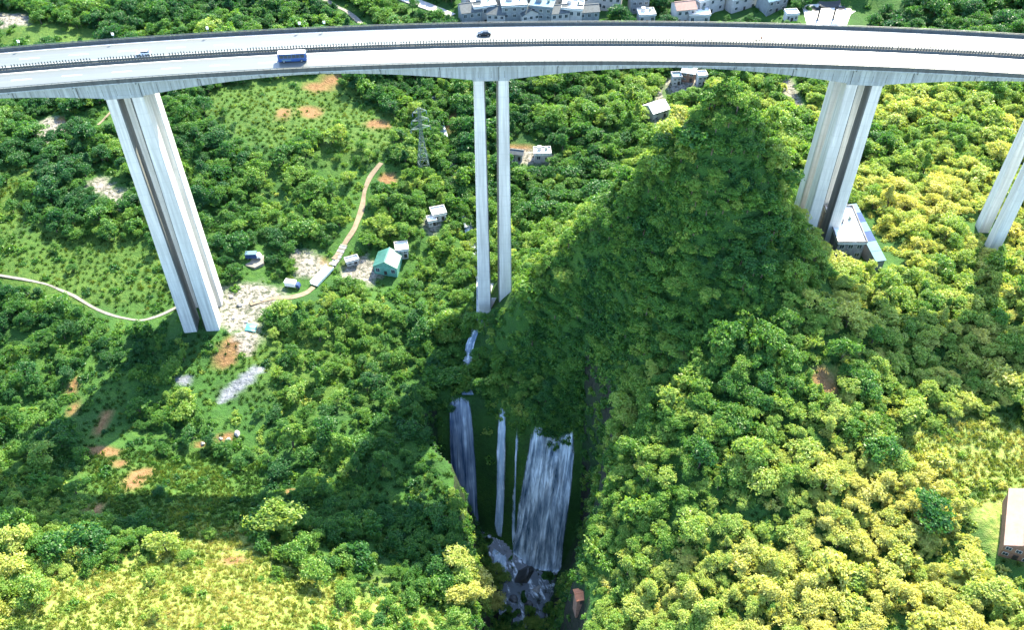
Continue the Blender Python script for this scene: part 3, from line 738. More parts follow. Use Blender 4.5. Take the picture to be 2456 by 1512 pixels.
# village behind the viaduct
VG = 'village houses behind the viaduct'
rowA = [  # u, v, w, d, h, roof, wall, roof material, rz, floors, label
 (1128, 52, 9, 9, 7, 'side', M_WALLG, M_ROOFG, .25, 2, 'grey slate-roofed house at the road end of the village, behind the dark car'),
 (1160, 46, 10, 8, 8, 'flat', M_WALLW, M_ROOFW, .25, 2, 'white flat-roofed house above the dark car, next to the slate-roofed corner house'),
 (1192, 55, 8, 8, 6, 'side', M_WALLW, M_ROOFG, -.1, 2, 'low white house with dark slate roof standing right behind the viaduct rail'),
 (1232, 50, 11, 8, 9, 'flat', M_WALLG, M_ROOFW, .1, 3, 'three-storey grey house with white roof terrace in the front village row'),
 (1268, 56, 8, 7, 6, 'gable', M_WALLW, M_ROOFG, .3, 2, 'small white gabled house in the middle of the front village row'),
 (1300, 52, 10, 8, 9, 'flat', M_WALLG, M_ROOFLB, -.2, 3, 'grey three-storey house with pale blue roof in the front village row'),
 (1338, 56, 8, 8, 7, 'side', M_WALLW, M_ROOFG, .2, 2, 'white slate-roofed house right of the pale blue roof, front village row'),
 (1372, 52, 9, 8, 8, 'flat', M_WALLW, M_ROOFW, -.15, 2, 'white flat-roofed house second from the right end of the front row'),
 (1408, 55, 9, 7, 7, 'side', M_WALLG, M_ROOFG, .15, 2, 'grey slate-roofed house at the right end of the front village row'),
 (1140, 14, 11, 9, 9, 'side', M_WALLW, M_ROOFG, .3, 3, 'tall white house with slate roof in the back row at the village road'),
 (1185, 10, 12, 9, 8, 'flat', M_WALLW, M_ROOFW, .2, 2, 'broad white flat-roofed house in the back row above the front slate roofs'),
 (1232, 12, 12, 9, 9, 'flat', M_WALLW, M_ROOFW, .3, 3, 'biggest white roof terrace of the back village row'),
 (1280, 16, 9, 8, 8, 'gable', M_WALLG, M_ROOFG, -.2, 2, 'grey gabled house in the middle of the back village row'),
 (1322, 12, 10, 8, 8, 'side', M_WALLW, M_ROOFG, .1, 2, 'white house with long slate roof in the back village row'),
 (1368, 14, 9, 8, 8, 'flat', M_WALLG, M_ROOFW, -.1, 2, 'grey house with white roof slab near the right end of the back row'),
 (1415, 16, 10, 8, 8, 'side', M_WALLW, M_ROOFG, .25, 2, 'white slate-roofed house at the right end of the back row beside trees'),
 (1466, 18, 9, 8, 7, 'side', M_WALLW, M_ROOFG, -.2, 2, 'lone white slate-roofed house between the back row and the dark trees'),
 (1530, 20, 8, 8, 9, 'flat', M_WALLG, M_ROOFLB, .1, 3, 'pale blue-roofed block standing alone among dark trees behind the viaduct'),
 (1548, 50, 7, 6, 4, 'flat', M_WALLW, M_ROOFW, .1, 1, 'tiny white flat-roofed hut in front of the pale blue-roofed block'),
 (1636, 48, 9, 8, 7, 'side', M_WALLW, M_ROOFP, .2, 2, 'white house with pinkish tiled roof behind the viaduct, right of centre'),
 (1672, 52, 9, 8, 5, 'flat', M_WALLW, M_ROOFW, 0, 1, 'low white flat-roofed house next to the pinkish tiled house'),
 (1690, 20, 14, 10, 7, 'flat', M_WALLW, M_ROOFW, .5, 2, 'broad white hall with flat roof behind the pinkish tiled house'),
 (1770, 14, 13, 10, 6, 'flat', M_WALLW, M_ROOFW, .4, 2, 'broad white flat-roofed hall between two clumps of dark trees'),
 (1848, 20, 10, 9, 6, 'side', M_WALLG, M_ROOFLB, .4, 2, 'pale blue-roofed house left of the white square'),
 (1895, 46, 5, 4, 3.2, 'flat', M_WALLW, M_ROOFW, .1, 1, 'small white kiosk at the left edge of the white square')]
for u, v, w, d, h, rf, wm, rmm, rz, fl, lab in rowA:
    p = hit(u, v); house('house', p, rz, w * 1.25, d * 1.2, h * 1.2, rf, wm, rmm, lab, 'house', VG, fl, 3)
# dark gateway on the square
d_ = ray(1979, 47); t_ = (PLZ - CAMZ) / d_[2]; p = Vector((d_[0] * t_, d_[1] * t_, PLZ))
g = tag(empty('gateway', (p.x, p.y, PLZ), .08), 'dark roofed ceremonial gateway with two posts on the white square', 'gateway')
for s in (-1, 1):
    mb = MB(); mb.box(s * 4.3 - .35, s * 4.3 + .35, -.35, .35, -.2, 8.6); mb.build('post', M_WOOD, g)
    mb = MB(); mb.box(s * 4.3 - .7, s * 4.3 + .7, -.7, .7, 0, .5); mb.build('plinth', M_GIRD, g)
mb = MB(); mb.box(-5.4, 5.4, -.3, .3, 7.0, 8.2); mb.build('beam', M_WOOD, g)
def curved_roof(w, d, z, rise):
    mb = MB(); prof = []
    n = 10
    for k in range(n + 1):
        x = -w / 2 + w * k / n; up = rise * .5 * (abs(2 * k / n - 1) ** 3)
        for y, zz in ((-d / 2, z + up), (-d * .2, z + rise * .45 + up * .6), (0, z + rise + up * .5), (d * .2, z + rise * .45 + up * .6), (d / 2, z + up), (0, z + up - .1)):
            mb.v.append((x, y, zz))
        if k:
            b = (k - 1) * 6; c = k * 6
            mb.f += [(b + j, b + (j + 1) % 6, c + (j + 1) % 6, c + j) for j in range(6)]; mb.m += [0] * 6
    mb.f += [(0, 1, 2, 3, 4, 5), tuple(n * 6 + j for j in range(5, -1, -1))]; mb.m += [0, 0]
    return mb
o = curved_roof(11.5, 4.5, 8.2, 2.4).build('roof', M_ROOFG, g); o.data.materials[0] = plain('black_tile_roof', (0.018, 0.02, 0.022), .6, .4, 1.2, bumps=.3); flip_fix(o)
for s in (-1, 1):
    mb = curved_roof(4.6, 3.2, 6.2, 1.3); mb.v = [(x + s * 6.6, y, z) for x, y, z in mb.v]
    o2 = mb.build('side_roof', o.data.materials[0], g); flip_fix(o2)
# white shed, blue shed beside the right pier
zg = float(ground(121, 258))
house('shed', (121.8, 266), 0.0, 9.5, 20, 7.6, 'flat', plain('stained_shed_wall', (0.20, 0.19, 0.19), .8, .5, .5), M_ROOFW, 'large white-roofed shed beside the foot of the right pier', 'shed', None, 2, 3, z=-74, sink=6, over=.6)
KEEP.append((2000, 2150, 465, 600, 253))
def long_shed():
    r = tag(empty('shed', (130.2, 266, -76), .07), 'long narrow shed with blue and pale blue roof panels beside the white shed', 'shed')
    mb = MB(); mb.box(-1.6, 1.6, -16, 16, -6, 6.2); mb.build('wall', M_WALLG, r)
    for k in range(6):
        y0 = -16.4 + k * 5.45
        mb = MB(); mb.prism([(-1.9, 6.25), (1.9, 6.7), (1.9, 6.85), (-1.9, 6.4)], y0, y0 + 5.3)
        ro = mb.build('roof_panel', M_ROOFLB if k in (0, 1, 3, 5) else M_ROOFB, r); flip_fix(ro)
    for k in range(4):
        mb = MB(); y = -12 + k * 8; mb.box(-1.66, -1.58, y - .9, y + .9, 1.2, 3.4); wi = mb.build('window', M_FRAME, r)
        mb = MB(); mb.box(-1.69, -1.655, y - .8, y + .8, 1.3, 3.3); mb.build('pane', M_GLASS, wi)
    for k in range(5): clear(135, 252 + k * 8, 6)
long_shed()
# pink-roofed farmhouse, lower right
p = hit(2452, 1300)
house('farmhouse', (p.x - 0.8, p.y + 3), -.42, 7.5, 19, 5.2, 'gable', M_WALLB, M_ROOFP, 'pink tile-roofed brick farmhouse on the sunny slope at the lower right edge', 'farmhouse', None, 2, 3)
KEEP.append((2385, 2456, 1190, 1360, 150))
# small huts
p = hit(1392, 1440)
house('hut', (p.x, p.y), .2, 3.2, 3.2, 3.0, 'side', M_WALLB, M_ROOFO, 'tiny orange-roofed brick hut on the right rim of the gorge', 'hut', None, 1, 1, sink=8)
KEEP.append((1375, 1410, 1405, 1465, 150))
for u, v, w, d, h, rf, wm, rmm, rz, lab in [
  (1052, 522, 7, 6, 4, 'flat', M_WALLW, M_ROOFW, .3, 'white flat-roofed cottage in the woods left of the middle pier'),
  (1036, 538, 4, 4, 3, 'flat', M_WALLW, M_ROOFW, .3, 'small white outbuilding just below the cottage left of the middle pier'),
  (965, 612, 6, 6, 5, 'flat', M_WALLW, M_ROOFW, .2, 'white hut at the end of the teal-roofed shed'),
  (1300, 382, 9, 6, 4.5, 'flat', M_WALLW, M_ROOFW, .05, 'white flat-roofed house on the bare bank just right of the middle pier'),
  (1240, 380, 7, 5, 4, 'side', M_WALLW, M_ROOFG, -.2, 'white slate-roofed house half hidden behind the middle pier'),
  (1572, 275, 11, 10, 5, 'side', M_WALLW, M_ROOFW, .5, 'pale roofed farmhouse in the woods between middle pier and hilltop'),
  (1620, 200, 5, 5, 5, 'flat', M_WALLW, M_ROOFLB, .1, 'white hut, left of the two right under the deck above the hilltop'),
  (1680, 200, 5, 5, 6, 'flat', M_WALLW, M_ROOFW, .1, 'white hut, right of the two right under the deck above the hilltop'),
  (1650, 190, 8, 6, 6, 'side', M_WALLB, M_ROOFW, -.3, 'brown-walled house between the two white huts under the deck'),
  (845, 632, 6, 3, 2.2, 'flat', M_WALLW, M_ROOFW, .4, 'low white shelter on the pale orange cutting')]:
    q = hit(u, v); house('house', q, rz, w * .85, d * .85, h * .85, rf, wm, rmm, lab, 'house', None, 1 if h < 5 else 2, 2)
q = hit(932, 645)
house('shed', q, -.15, 10, 9, 4.5, 'gable', plain('teal_sheet_wall', (0.1, .28, .22), .6, .3), M_ROOFT, 'teal-roofed shed beside the pale orange cutting', 'shed', None, 1, 3)
KEEP += [(830, 975, 590, 640, 270), (1035, 1065, 505, 530, 300), (1225, 1315, 345, 378, 340), (1550, 1600, 230, 275, 380), (1610, 1685, 170, 195, 420)]

# footbridge on the track
a = hit(754, 688); b = hit(792, 645)
d = (b - a); L = math.hypot(d.x, d.y); rz = math.atan2(d.y, d.x)
zf = max(a.z, b.z) + .8
fb = tag(empty('footbridge', ((a.x + b.x) / 2, (a.y + b.y) / 2, zf), rz), 'short white concrete footbridge with solid rails on the dirt track', 'footbridge')
mb = MB(); mb.box(-L / 2, L / 2, -1.9, 1.9, -.5, 0); mb.build('deck', M_WHITE, fb)
for s in (-1, 1):
    mb = MB(); mb.box(-L / 2, L / 2, s * 1.75 - .18, s * 1.75 + .18, 0.002, 1.0); mb.build('rail_wall', M_WHITE, fb)
for s in (-1, 1):
    mb = MB(); mb.box(s * L * .42 - .5, s * L * .42 + .5, -1.6, 1.6, -6, -.5); mb.build('abutment', M_GIRD, fb)
KEEP.append((745, 800, 640, 695, 265)); clear(fb.location.x, fb.location.y, 7)
# stair flight above the footbridge: each tread its own slab
st = tag(empty('stairway', hit(800, 628)), 'grey concrete stairway climbing from the footbridge to the dirt track', 'stairway')
A = hit(797, 638); B = hit(826, 590); n = 14
for k in range(n):
    t = (k + .5) / n; q = A.lerp(B, t); z = float(ground(q.x, q.y)) + .25
    mb = MB(); dd = (B - A); ang = math.atan2(dd.y, dd.x); Lk = math.hypot(dd.x, dd.y) / n
    mb.box(-Lk * .46, Lk * .46, -1.6, 1.6, -1.0, .12 + (.08 if k % 2 else 0), Matrix.Translation(q - st.location + Vector((0, 0, z - q.z))) @ Matrix.Rotation(ang, 4, 'Z'))
    mb.build('tread', M_PATH if k % 3 else M_GIRD, st); clear(q.x, q.y, 4)

# lattice transmission tower
p = hit(1017, 408)
H = 34.0
tw = tag(empty('transmission_tower', (p.x, p.y, p.z - .3), .35), 'slender grey-green steel lattice transmission tower left of the middle pier', 'transmission tower')
def hw(z): return 2.6 + (0.55 - 2.6) * min(1, z / (H * .62)) if z < H * .62 else .55
zs = [0, 4.5, 8.6, 12.2, 15.4, 18.4, 21.1, 23.4, 25.6, 27.8, 30, 32, H]
for sx in (-1, 1):
    for sy in (-1, 1):
        mb = MB()
        for z0, z1 in zip(zs[:-1], zs[1:]): mb.bar((sx * hw(z0), sy * hw(z0), z0), (sx * hw(z1), sy * hw(z1), z1), .16)
        mb.build('leg', M_GALV, tw)
for z0, z1 in zip(zs[:-1], zs[1:]):
    mb = MB(); a0, a1 = hw(z0), hw(z1)
    for f in (-1, 1):
        mb.bar((-a0, f * a0, z0), (a1, f * a1, z1), .08); mb.bar((a0, f * a0, z0), (-a1, f * a1, z1), .08)
        mb.bar((f * a0, -a0, z0), (f * a1, a1, z1), .08); mb.bar((f * a0, a0, z0), (f * a1, -a1, z1), .08)
        mb.bar((-a1, f * a1, z1), (a1, f * a1, z1), .08); mb.bar((f * a1, -a1, z1), (f * a1, a1, z1), .08)
    mb.build('bracing', M_GALV, tw)
for z, l in ((23.4, 4.6), (27.8, 3.9), (32, 3.2)):
    for s in (-1, 1):
        mb = MB()
        for f in (-1, 1):
            mb.bar((s * .55, f * .55, z), (s * l, 0, z + .3), .09); mb.bar((s * .55, f * .55, z + 1.8), (s * l, 0, z + .3), .08)
        ar = mb.build('cross_arm', M_GALV, tw)
        mb = MB()
        for k in range(5): mb.cyl((s * l, 0, z - .2 - k * .32), (0, 0, 1), .16, .16, 8)
        mb.bar((s * l, 0, z + .3), (s * l, 0, z - 1.8), .04); mb.build('insulator', M_ROOFB, ar)
KEEP.append((1000, 1035, 280, 395, p.y - 2)); clear(p.x, p.y, 4)

# ------------------------------------------------------------------ vehicles
M_TYRE = plain('tyre_rubber', (0.02, 0.02, 0.02), .8, .2); M_RIM = plain('steel_rim', (0.5, 0.5, 0.5), .35, .1, metal=.8)
M_LAMP = plain('lamp_lens', (0.8, 0.8, 0.75), .15, .05); M_TAIL = plain('tail_lens', (0.45, 0.02, 0.02), .2, .05)
def wheels(root, xs, half, r, w):
    for x in xs:
        for s in (-1, 1):
            mb = MB(); mb.cyl((x, s * (half - w / 2), r), (0, 1, 0), r, w, 18); wh = mb.build('wheel', M_TYRE, root)
            mb = MB(); mb.cyl((x, s * (half + .005), r), (0, 1, 0), r * .58, .03, 14); mb.build('rim', M_RIM, wh)
def body(sections, mat, name, root, smooth=False):
    """sections: (x, half width, z0, z1, top half width) swept along x"""
    mb = MB()
    for k, (x, hw_, z0, z1, tw_) in enumerate(sections):
        zm = z0 + (z1 - z0) * .55
        mb.v += [(x, -hw_ * .94, z0), (x, -hw_, z0 + .12), (x, -hw_, zm), (x, -tw_, z1 - .06), (x, -tw_ * .92, z1), (x, tw_ * .92, z1), (x, tw_, z1 - .06), (x, hw_, zm), (x, hw_, z0 + .12), (x, hw_ * .94, z0)]
        if k:
            b = (k - 1) * 10; c = k * 10
            mb.f += [(b + j, b + (j + 1) % 10, c + (j + 1) % 10, c + j) for j in range(10)]; mb.m += [0] * 10
    n = len(sections) - 1
    mb.f += [tuple(range(10)), tuple(n * 10 + j for j in range(9, -1, -1))]; mb.m += [0, 0]
    o = mb.build(name, mat, root, smooth); flip_fix(o); return o
def place_on_deck(u, v, r=None):
    d = ray(u, v); t = -CAMZ / d[2]; p = Vector((d[0] * t, d[1] * t, 0)) - BC
    a = math.atan2(p.x, p.y)
    return on_arc(r or math.hypot(p.x, p.y), a, 0.006), a
def car(name, loc, rz, paint, label, cat='car'):
    r = tag(empty(name, loc, rz), label, cat)
    body([(-2.25, .70, .34, .86, .66), (-2.1, .86, .24, .95, .80), (-1.3, .90, .2, 1.0, .84), (0.9, .90, .2, .98, .84), (1.9, .86, .24, .84, .80), (2.2, .70, .32, .68, .66)], paint, 'body', r)
    body([(-2.0, .74, .93, .98, .66), (-1.45, .76, .93, 1.40, .60), (-.3, .76, .93, 1.48, .60), (.35, .76, .93, 1.42, .60), (1.15, .74, .93, .98, .62)], M_GLASS, 'glasshouse', r)
    mb = MB(); mb.box(-1.4, .3, -.57, .57, 1.462, 1.5); mb.build('roof', paint, r)
    for s in (-1, 1):
        mb = MB(); mb.box(2.1, 2.2, s * .58 - .16, s * .58 + .16, .52, .66); mb.build('headlight', M_LAMP, r)
        mb = MB(); mb.box(-2.24, -2.14, s * .6 - .16, s * .6 + .16, .66, .82); mb.build('tail_light', M_TAIL, r)
        mb = MB(); mb.box(.75, .95, s * .98 - .1, s * .98 + .1, .95, 1.08); mb.build('mirror', paint, r)
        mb = MB(); mb.box(-.95, -.9 + 1.5, s * .905 - .012, s * .905 + .012, .3, .9); dr = mb.build('door', paint, r)
        mb = MB(); mb.box(-.6, -.4, s * .925 - .02, s * .925 + .02, .76, .8); mb.build('handle', M_RIM, dr)
    wheels(r, (-1.35, 1.38), .9, .33, .22)
    return r
loc, a = place_on_deck(1161, 84); car('car', loc, math.pi - a, plain('black_car_paint', (0.012, 0.016, 0.017), .25, .1), 'black car driving left on the far carriageway above the middle pier')
loc, a = place_on_deck(345, 131); car('car', loc, math.pi - a, plain('white_car_paint', (0.8, 0.8, 0.8), .25, .05), 'white car next to the median on the far carriageway, left part of the viaduct')
loc, a = place_on_deck(702, 154, R_NEAR + 2.2 - 1.6)
bus = tag(empty('coach', loc, -a), 'blue coach with white roof on the near carriageway left of the middle pier', 'coach')
M_BLUE = plain('blue_coach_paint', (0.02, 0.065, 0.19), .3, .15)
body([(-4.45, 1.16, .5, 2.9, 1.08), (-4.3, 1.25, .38, 3.02, 1.16), (4.2, 1.25, .38, 3.02, 1.16), (4.42, 1.2, .42, 2.7, 1.1), (4.5, 1.1, .5, 1.2, 1.02)], M_BLUE, 'body', bus)
mb = MB(); mb.box(-4.3, 4.15, -1.13, 1.13, 3.03, 3.13); mb.build('roof', M_WHITE, bus)
mb = MB(); mb.box(-2.6, -.6, -.75, .75, 3.132, 3.34); mb.build('air_conditioner', M_WHITE, bus)
for s in (-1, 1):
    for k in range(6):
        x = -3.9 + k * 1.3; mb = MB()
        mb.add([(x, s * 1.262, 1.62), (x + 1.18, s * 1.262, 1.62), (x + 1.18, s * 1.20, 2.72), (x, s * 1.20, 2.72), (x, s * 1.22, 1.62), (x + 1.18, s * 1.22, 1.62), (x + 1.18, s * 1.16, 2.72), (x, s * 1.16, 2.72)], [(0, 1, 2, 3), (4, 7, 6, 5), (0, 4, 5, 1), (1, 5, 6, 2), (2, 6, 7, 3), (3, 7, 4, 0)])
        w_ = mb.build('side_window', M_GLASS, bus); flip_fix(w_)
    mb = MB(); mb.box(4.44, 4.53, s * .8 - .2, s * .8 + .2, .75, .98); mb.build('headlight', M_LAMP, bus)
    mb = MB(); mb.box(4.5, 4.7, s * 1.42 - .12, s * 1.42 + .12, 2.1, 2.6); mb.bar((4.4, s * 1.2, 2.6), (4.6, s * 1.42, 2.55), .03); mb.build('mirror', M_DARKSTEEL, bus)
    mb = MB(); mb.box(-3.2, -.4, s * 1.262 - .012, s * 1.262 + .012, .75, 1.2); mb.build('pale_stripe', M_ROOFLB, bus)
mb = MB(); mb.add([(4.44, -1.02, 1.35), (4.44, 1.02, 1.35), (4.36, .98, 2.75), (4.36, -.98, 2.75), (4.54, -1.02, 1.35), (4.54, 1.02, 1.35), (4.46, .98, 2.75), (4.46, -.98, 2.75)], [(0, 1, 2, 3), (4, 7, 6, 5), (0, 4, 5, 1), (1, 5, 6, 2), (2, 6, 7, 3), (3, 7, 4, 0)])
flip_fix(mb.build('windscreen', M_GLASS, bus))
wheels(bus, (-2.7, 2.8), 1.25, .5, .3)
# maintenance barrier on the far lanes by the median
loc, a = place_on_deck(1826, 112, R_FAR - 4.6)
bb = tag(empty('road_barrier', loc, -a), 'small dark trestle barrier standing beside the median on the right part of the deck', 'barrier')
for s in (-1, 1):
    mb = MB(); mb.bar((s * 1.5, -.4, 0), (s * 1.5, 0, 1.3), .05); mb.bar((s * 1.5, .4, 0), (s * 1.5, 0, 1.3), .05); mb.build('trestle', M_DARKSTEEL, bb)
for z in (.75, 1.2):
    mb = MB(); mb.box(-1.9, 1.9, -.08, -.02, z - .13, z + .13); mb.build('rail', M_DARKSTEEL, bb)
mb = MB(); mb.cyl((.2, 0, 1.62), (0, 1, 0), .32, .05, 16); mb.build('disc_sign', M_ROOFO, bb)
# white-headed marker posts along the far parapet
k = 0
marks = ['first white-headed marker post on the far parapet, at the left edge', 'second white-headed marker post from the left on the far parapet', 'third white-headed marker post from the left on the far parapet', 'fourth white-headed marker post from the left on the far parapet', 'fifth white-headed marker post from the left, short of the dark car']
for u in (49, 274, 500, 720, 779):
    d0, a = place_on_deck(u, 100, R_FAR + 5.86)
    for _ in range(6):
        uu = project(d0.x, d0.y, 1.0)[0]; a += (u - uu) / 7.0 / 1075; d0 = on_arc(R_FAR + 5.86, a, 1.0)
    mk = tag(empty('marker_post', d0, -a), marks[k], 'marker post', 'marker posts on the far parapet'); k += 1
    mb = MB(); mb.bar((0, 0, 0), (0, 0, 1.6), .05, 6); mb.build('post', M_GALV, mk)
    mb = MB(); mb.box(-.38, .38, -.06, .06, 1.5, 2.35); mb.build('sign_plate', M_WHITE, mk)
# parked lorries in the grass beyond the clearing
def lorry(p, rz, cabm, boxm, label):
    r = tag(empty('lorry', (p.x, p.y, p.z + .25), rz), label, 'lorry')
    mb = MB(); mb.box(-3.2, 1.4, -1.15, 1.15, .85, 3.0); mb.build('cargo_box', boxm, r)
    mb = MB(); mb.box(-3.25, 1.45, -1.2, 1.2, 3.002, 3.1); mb.build('box_roof', M_ROOFLB if boxm is not M_WHITE else M_WHITE, r)
    body([(1.55, 1.08, .55, 2.3, 1.0), (2.6, 1.08, .5, 2.35, .98), (3.1, 1.05, .5, 1.5, .95), (3.2, 1.0, .55, 1.2, .92)], cabm, 'cab', r)
    mb = MB(); mb.box(-3.1, 3.0, -.45, .45, .55, .8); mb.build('chassis', M_DARKSTEEL, r)
    wheels(r, (-2.2, 2.3), 1.12, .48, .3); clear(p.x, p.y, 6); clear(p.x * .98, p.y - 5, 5); return r
p = hit(610, 622); lorry(p, .05, M_WHITE, M_ROOFB, 'blue box lorry parked on a pale pad in the field right of the left pier'); KEEP.append((580, 640, 605, 645, p.y - 3))
pd = [hit(u, v) for u, v in [(590, 640), (612, 648), (634, 640), (634, 616), (586, 616)]]
pad('parking_pad', pd, M_PATH, 'small pale pad under the blue lorry', z=p.z + .15)
p = hit(704, 690); lorry(p, -.2, plain('navy_paint', (.03, .06, .16), .3, .1), M_WHITE, 'small white box lorry among bushes below the dirt track'); KEEP.append((685, 722, 670, 702, p.y - 3))
p = hit(603, 788)
tp = tag(empty('tarpaulin', (p.x, p.y, p.z)), 'crumpled turquoise tarpaulin on the clearing below the left pier', 'tarpaulin')
mb = MB(); n = 12
for j in range(n + 1):
    for k in range(n + 1):
        x, y = (k / n - .5) * 4.2, (j / n - .5) * 4.6
        mb.v.append((x, y, float(ground(p.x + x, p.y + y)) - p.z + .25 + 1.0 * math.exp(-(x * x + y * y) / 3) + .35 * float(fbm(x * .9 + 4, y * .9, 61, 3))))
        if j and k: b = (j - 1) * (n + 1) + k - 1; mb.f.append((b, b + 1, b + n + 2, b + n + 1)); mb.m.append(0)
o = mb.build('cover', plain('turquoise_tarp', (.05, .22, .2), .45, .15, .8), tp, True)
sol = o.modifiers.new('thickness', 'SOLIDIFY'); sol.thickness = .04
KEEP.append((585, 625, 770, 800, p.y - 3)); clear(p.x, p.y, 5)
# ------------------------------------------------------------------ vegetation
def leaf_mat(name, stops, trans=0.5, rough=0.45):
    m = bpy.data.materials.new(name); m.use_nodes = True; nt = m.node_tree
    b = nt.nodes['Principled BSDF']; out = nt.nodes['Material Output']
    at = nt.nodes.new('ShaderNodeAttribute'); at.attribute_type = 'INSTANCER'; at.attribute_name = 'tint'
    lf = nt.nodes.new('ShaderNodeAttribute'); lf.attribute_name = 'leaf'
    f = math_n(nt, 'ADD', at.outputs['Fac'], math_n(nt, 'MULTIPLY', math_n(nt, 'SUBTRACT', lf.outputs['Fac'], 0.5), 0.34))
    col = ramp(nt, stops, f)
    nt.links.new(col, b.inputs['Base Color']); b.inputs['Roughness'].default_value = rough; b.inputs['Specular IOR Level'].default_value = 0.35
    tr = nt.nodes.new('ShaderNodeBsdfTranslucent')
    nt.links.new(mix(nt, 1.0, col, (1.25, 1.15, 0.55), 'MULTIPLY'), tr.inputs[0])
    ms = nt.nodes.new('ShaderNodeMixShader'); ms.inputs[0].default_value = trans
    nt.links.new(b.outputs[0], ms.inputs[1]); nt.links.new(tr.outputs[0], ms.inputs[2]); nt.links.new(ms.outputs[0], out.inputs[0])
    return m
M_LEAF = leaf_mat('tree_leaves', [(0.0, (0.020, 0.095, 0.030)), (0.25, (0.040, 0.145, 0.026)), (0.48, (0.12, 0.26, 0.036)), (0.72, (0.30, 0.40, 0.085)), (1.0, (0.50, 0.49, 0.14))])
M_GRASS = leaf_mat('grass_blades', [(0.0, (0.018, 0.060, 0.012)), (0.35, (0.036, 0.105, 0.015)), (0.65, (0.16, 0.215, 0.034)), (0.85, (0.31, 0.32, 0.085)), (1.0, (0.44, 0.40, 0.17))], .55)
M_BARK = plain('bark', (0.09, 0.07, 0.05), .9, .4, 2.0, bumps=.5)
def leaf_quads(P, N, size, r):
    """one bent diamond leaf per point; returns verts, quads"""
    n = len(P)
    t = r.normal(size=(n, 3)); t -= N * (t * N).sum(1, keepdims=True); t /= np.linalg.norm(t, axis=1, keepdims=True) + 1e-9
    b = np.cross(N, t); L = size[:, None]
    v = np.stack([P - t * L, P + b * L * .55 + N * L * .18, P + t * L, P - b * L * .55 + N * L * .18], 1).reshape(-1, 3)
    return v, np.arange(4 * n).reshape(n, 4)
def leaf_mesh(name, P, N, size, r, mat, shade=None):
    v, q = leaf_quads(P, N, size, r)
    me = bpy.data.meshes.new(name); n = len(P)
    me.vertices.add(len(v)); me.vertices.foreach_set('co', v.astype(np.float32).ravel())
    me.loops.add(4 * n); me.loops.foreach_set('vertex_index', q.astype(np.int32).ravel())
    me.polygons.add(n); me.polygons.foreach_set('loop_start', np.arange(0, 4 * n, 4, dtype=np.int32))
    me.update(calc_edges=True)
    a = me.attributes.new('leaf', 'FLOAT', 'FACE'); a.data.foreach_set('value', (shade if shade is not None else r.random(n)).astype(np.float32))
    me.materials.append(mat); return me
def unit(r, n):
    d = r.normal(size=(n, 3)); return d / np.linalg.norm(d, axis=1, keepdims=True)
def crown(seed, R, H0, H1, lobes, per, leaf, flat=1.0):
    r = np.random.default_rng(seed); Ps = []; Ns = []; Ss = []; Sh = []
    for k in range(lobes):
        a = r.uniform(0, 6.28); rad = R * math.sqrt(r.random()) * .8 if k else 0
        zc = H0 + (H1 - H0) * (r.uniform(.25, .85) if k else .7) - rad * .22
        lr = R * r.uniform(.24, .50)
        c = np.array([math.cos(a) * rad, math.sin(a) * rad, zc])
        nc = per
        d = unit(r, nc); d[:, 2] = np.where(d[:, 2] < -.35, -d[:, 2], d[:, 2])
        cc = c + d * lr * np.array([1, 1, .78 * flat]) * r.uniform(.8, 1.12, (nc, 1))
        for p, dd in zip(cc, d):
            m = r.integers(9, 15); off = r.normal(0, .42, (m, 3)) * np.array([1, 1, .7])
            Ps.append(p + off); nn = dd * .7 + unit(r, m) * .8 + np.array([0, 0, .35]); Ns.append(nn / np.linalg.norm(nn, axis=1, keepdims=True))
            Ss.append(r.uniform(.55, 1.15, m) * leaf); Sh.append(np.clip(r.normal(.5, .2) + r.normal(0, .16, m), 0, 1))
    return np.concatenate(Ps), np.concatenate(Ns), np.concatenate(Ss), np.concatenate(Sh), r
def trunk(seed, h, R):
    r = random.Random(seed); mb = MB()
    pts = [Vector((0, 0, -1.5))]; n = 6
    for k in range(1, n + 1): pts.append(Vector((r.uniform(-.2, .2) * k * .35, r.uniform(-.2, .2) * k * .35, h * k / n)))
    def limb(pts, r0, r1):
        m = 7; base = len(mb.v)
        for k, p in enumerate(pts):
            rr = r0 + (r1 - r0) * k / (len(pts) - 1)
            for j in range(m): mb.v.append((p.x + math.cos(6.283 * j / m) * rr, p.y + math.sin(6.283 * j / m) * rr, p.z))
            if k:
                for j in range(m): mb.f.append((base + (k - 1) * m + j, base + (k - 1) * m + (j + 1) % m, base + k * m + (j + 1) % m, base + k * m + j)); mb.m.append(0)
    limb(pts, .32, .10)
    for b in range(5):
        s = pts[2 + b % 4]; a = r.uniform(0, 6.28); e = s + Vector((math.cos(a) * R * .6, math.sin(a) * R * .6, h * .28))
        limb([s, s.lerp(e, .5) + Vector((0, 0, .3)), e], .14, .04)
    return mb.mesh('trunk', M_BARK, True)
SPEC = [  # name, crown args, trunk height
 ('broadleaf_tree', (1, 4.6, 2.6, 8.2, 9, 24, .40), 6.0), ('broadleaf_tree', (2, 5.2, 2.6, 8.6, 11, 22, .42), 6.2), ('broadleaf_tree', (3, 4.2, 2.4, 9.2, 9, 24, .38), 7.0),
 ('spreading_tree', (4, 5.8, 3.4, 7.2, 12, 20, .46, .7), 5.4), ('slender_tree', (5, 3.2, 2.4, 10.4, 9, 22, .38), 8.2), ('feathery_tree', (6, 4.8, 3.6, 8.4, 14, 11, .62, .6), 6.0), ('broadleaf_tree', (7, 4.9, 2.2, 7.6, 13, 17, .44), 5.6),
 ('bamboo_clump', None, 3.0), ('conical_tree', (9, 2.9, 1.6, 11.0, 15, 13, .36), 8.5), ('ragged_tree', (10, 5.4, 2.8, 9.6, 8, 17, .46, 1.1), 7.5)]
